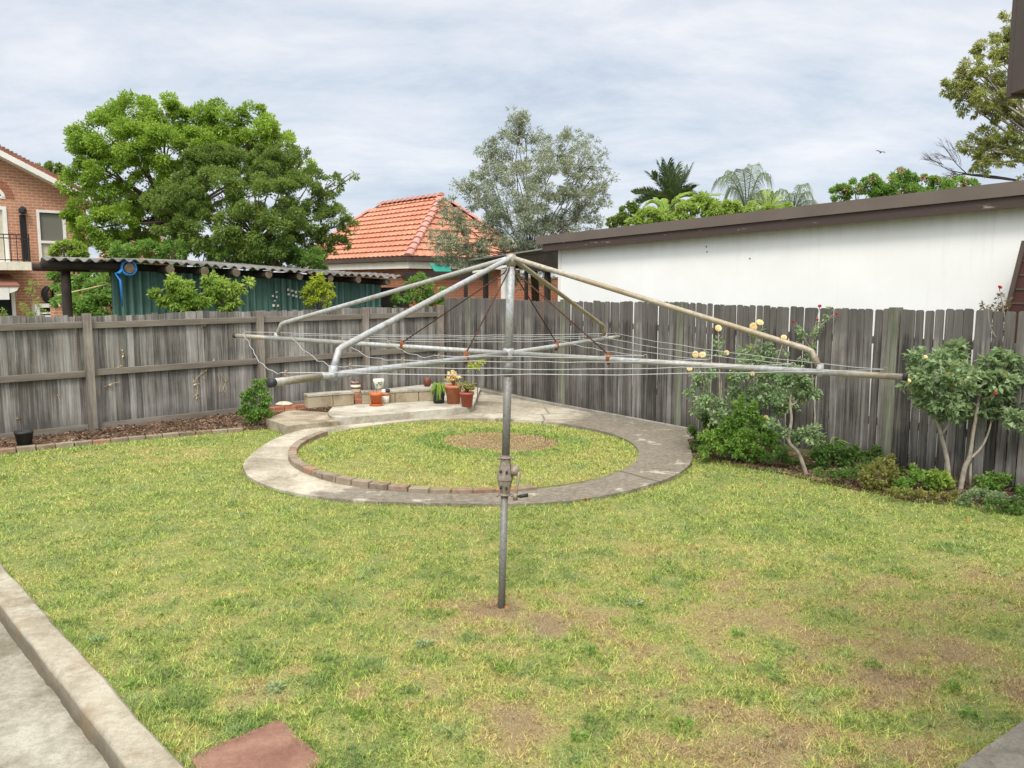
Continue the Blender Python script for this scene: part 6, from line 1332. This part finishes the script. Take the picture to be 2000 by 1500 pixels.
def litter(name, poly, n, size, zf, mats):
    xs = [p[0] for p in poly]; ys = [p[1] for p in poly]; x = RNG.uniform(max(min(xs), -10), max(xs), n * 3); y = RNG.uniform(min(ys), max(ys), n * 3); m = inpoly(x, y, [(p[0], p[1]) for p in poly]); x, y = x[m][:n], y[m][:n]; n = len(x)
    a = RNG.uniform(0, 6.28, n); P = np.stack([x, y, zf(x, y) + RNG.uniform(0.004, 0.03, n)], 1); D = np.stack([np.cos(a), np.sin(a), RNG.normal(0, .25, n)], 1)
    o = leaf_mesh(name, P, D, np.full(n, size), M[mats], None, 0.45, 0.25, up=1.5, jit=.2); tag(o, kind='stuff')
M['mulch'] = m_leaf('bark_mulch', (0.045, 0.025, 0.015), (0.13, 0.08, 0.05), (0.34, 0.24, 0.155), cl=4, tfac=0.02)
litter('bark_mulch', bed_l, 9000, 0.05, lambda x, y: 0.035 + 0.06 * (fbm(x, y, 3.5, 31) - 0.4), 'mulch')
litter('leaf_litter', bed_r, 6000, 0.04, lambda x, y: 0.012 + 0.05 * (fbm(x, y, 3.5, 37) - 0.45), 'mulch')
# ------------------------------------------------------------------ broadleaf weeds in the lawn
def weeds():
    for i, (u, v, lab) in enumerate(((190, 1255, 'blue green'), (540, 1345, 'grey green'), (985, 1305, 'dark green'), (1150, 1275, 'dark green'), (260, 1340, 'fresh green'), (700, 1400, 'fresh green'), (1240, 1180, 'grey green'), (1440, 1240, 'dark green'), (1520, 1330, 'fresh green'), (1900, 1400, 'broad leaved'), (1860, 1345, 'broad leaved'), (1700, 1300, 'dark green'), (830, 1260, 'grey green'), (430, 1180, 'fresh green'), (1330, 1420, 'fresh green'), (1130, 1440, 'dark green'))):
        p = ground(u, v, 0.004); n = random.randint(30, 50); r = random.uniform(0.025, 0.05); a = RNG.uniform(0, 6.28, n); rr = r * np.sqrt(RNG.random(n)); P = np.stack([rr * np.cos(a), rr * np.sin(a), RNG.uniform(0.004, 0.02, n)], 1); D = np.stack([np.cos(a), np.sin(a), RNG.uniform(0.0, 0.6, n)], 1)
        o = leaf_mesh('lawn_weed', P, D, np.full(n, 0.034), M['lf_rose' if 'gr' in lab[:3] or 'bl' in lab[:2] else ('lf_mid' if 'dark' in lab else 'lf_fresh')], None, 0.42, 0.2, up=1.6, jit=0.35); o.location = p
        tag(o, 'small flat broad leaved weed growing among the grass of the lawn', 'weed', 'broad leaved weeds in the lawn')
weeds()
# ------------------------------------------------------------------ grass
def grass():
    path2 = [(p[0], p[1]) for p in path_out]; excl = [bed_l[:-2] + bed_l[-2:], bed_r, paver, slab_r, stp, terr]
    def field(name, n_try, dens, region, zf, dryf, excl_, box, edges=None):
        x = RNG.uniform(box[0], box[1], n_try); y = RNG.uniform(box[2], box[3], n_try)
        clump = fbm(x, y, 11.0, 71, 3); keep = RNG.random(n_try) < dens(x, y) * np.clip(0.45 + 3.0 * (clump - 0.38), 0.30, 1.0); x, y = x[keep], y[keep]
        # only what the camera could see with a margin for a step to the side
        m = (np.abs(x) < 0.66 * y + 1.0); x, y = x[m], y[m]
        m = inpoly(x, y, [(p[0], p[1]) for p in region])
        for e in excl_:
            jx = RNG.normal(0, 0.018, x.shape); jy = RNG.normal(0, 0.018, x.shape); m &= ~inpoly(x + jx, y + jy, [(p[0], p[1]) for p in e])
        x, y = x[m], y[m]; d = dryf(x, y)
        m = RNG.random(x.shape) > np.clip((d - 0.66) * 1.9, 0, 0.82); x, y, d = x[m], y[m], d[m]; n = len(x)
        dist = np.hypot(x, y); tuft = fbm(x, y, 9.0, 51, 2); lng = fbm(x, y, 1.7, 61, 2)
        mat_ = RNG.random(n) < 0.42; h = np.where(mat_, RNG.uniform(0.006, 0.015, n), RNG.uniform(0.014, 0.040, n)) * (0.55 + 0.9 * tuft) * (0.7 + 0.8 * lng) * (1.15 - 0.5 * np.clip(d, 0, 1)); wd = np.maximum(0.0052, 0.00088 * dist) * RNG.uniform(0.7, 1.3, n)
        a = RNG.uniform(0, 2 * np.pi, n); ln = np.where(mat_, RNG.uniform(0.012, 0.030, n), h * RNG.uniform(0.3, 2.2, n)); z = zf(x, y) - 0.004
        b = a + RNG.uniform(0.9, 2.2, n); cx_, cy_ = np.cos(b) * wd / 2, np.sin(b) * wd / 2
        V = np.empty((n, 3, 3), np.float32); V[:, 0] = np.stack([x - cx_, y - cy_, z], 1); V[:, 1] = np.stack([x + cx_, y + cy_, z], 1); V[:, 2] = np.stack([x + np.cos(a) * ln, y + np.sin(a) * ln, z + h], 1)
        if edges:                       # longer tufts that creep over the edges of slabs, kerb and path
            EV = []; ED = []
            for pl, per, zz, hi_ in edges:
                for a_, b_ in zip(pl, pl[1:]):
                    a2, b2 = np.array(a_[:2]), np.array(b_[:2]); L_ = np.linalg.norm(b2 - a2); m_ = int(L_ * per); q = RNG.random(m_); p = a2 + (b2 - a2) * q[:, None] + RNG.normal(0, 0.022, (m_, 2))
                    cl_ = fbm(p[:, 0], p[:, 1], 5.0, 91, 2); p = p[RNG.random(m_) < np.clip(3 * (cl_ - 0.36), 0.1, 1)]; m_ = len(p)
                    if not m_: continue
                    hh = RNG.uniform(0.02, 0.05, m_) * hi_; aa = RNG.uniform(0, 2 * np.pi, m_); ll = hh * RNG.uniform(0.4, 1.5, m_); bb_ = aa + RNG.uniform(0.9, 2.2, m_); ww = np.maximum(0.0045, 0.0007 * p[:, 1]) / 2
                    v = np.empty((m_, 3, 3), np.float32); v[:, 0] = np.stack([p[:, 0] - np.cos(bb_) * ww, p[:, 1] - np.sin(bb_) * ww, zz + 0 * ll], 1); v[:, 1] = np.stack([p[:, 0] + np.cos(bb_) * ww, p[:, 1] + np.sin(bb_) * ww, zz + 0 * ll], 1); v[:, 2] = np.stack([p[:, 0] + np.cos(aa) * ll, p[:, 1] + np.sin(aa) * ll, zz + hh], 1)
                    EV.append(v); ED.append(dryf(p[:, 0], p[:, 1]) * 0.8 + RNG.uniform(-0.1, 0.25, m_))
            V = np.concatenate([V] + EV); d = np.concatenate([d] + ED); n = len(V)
        T = np.arange(n * 3).reshape(-1, 3); o = np_mesh(name, V.reshape(-1, 3), T, M['blade'], None, {'dry': np.repeat(d, 3)}); tag(o, kind='stuff'); return n
    lz = lambda x, y: 0.018 * (fbm(x, y, 1.5, 5) - 0.5)
    fall = lambda x, y: np.clip((4.6 / np.hypot(x, y)) ** 1.5, 0, 1)
    n = field('grass', 3400000, fall, lawn_poly, lz, dryness, excl + [path2], (-9, 9, 3.2, 15), [([KA, KB], 900, 0.0, 1.2), (paver + paver[:1], 900, 0.0, 1.1), (ring_out, 500, 0.0, 0.9), (bed_l[:4], 350, 0.0, 1.3), (bed_r_edge, 500, 0.0, 1.4), (slab_r[:2], 700, 0.0, 1.1), ([(-0.17, 5.66), (-0.05, 5.62), (0.03, 5.68), (-0.05, 5.75), (-0.17, 5.66)], 500, 0.0, 1.7)])
    m = field('round_lawn_grass', 420000, lambda x, y: 0.40 + 0 * x, round_disc, rl_z, dry_round, [], (RC.x - 2.4, RC.x + 2.4, RC.y - 2.4, RC.y + 2.4))
    print('blades', n, m)
grass()
for o in list(bpy.data.objects):
    if o.type == 'MESH' and not o.data.materials: print('no material', o.name)
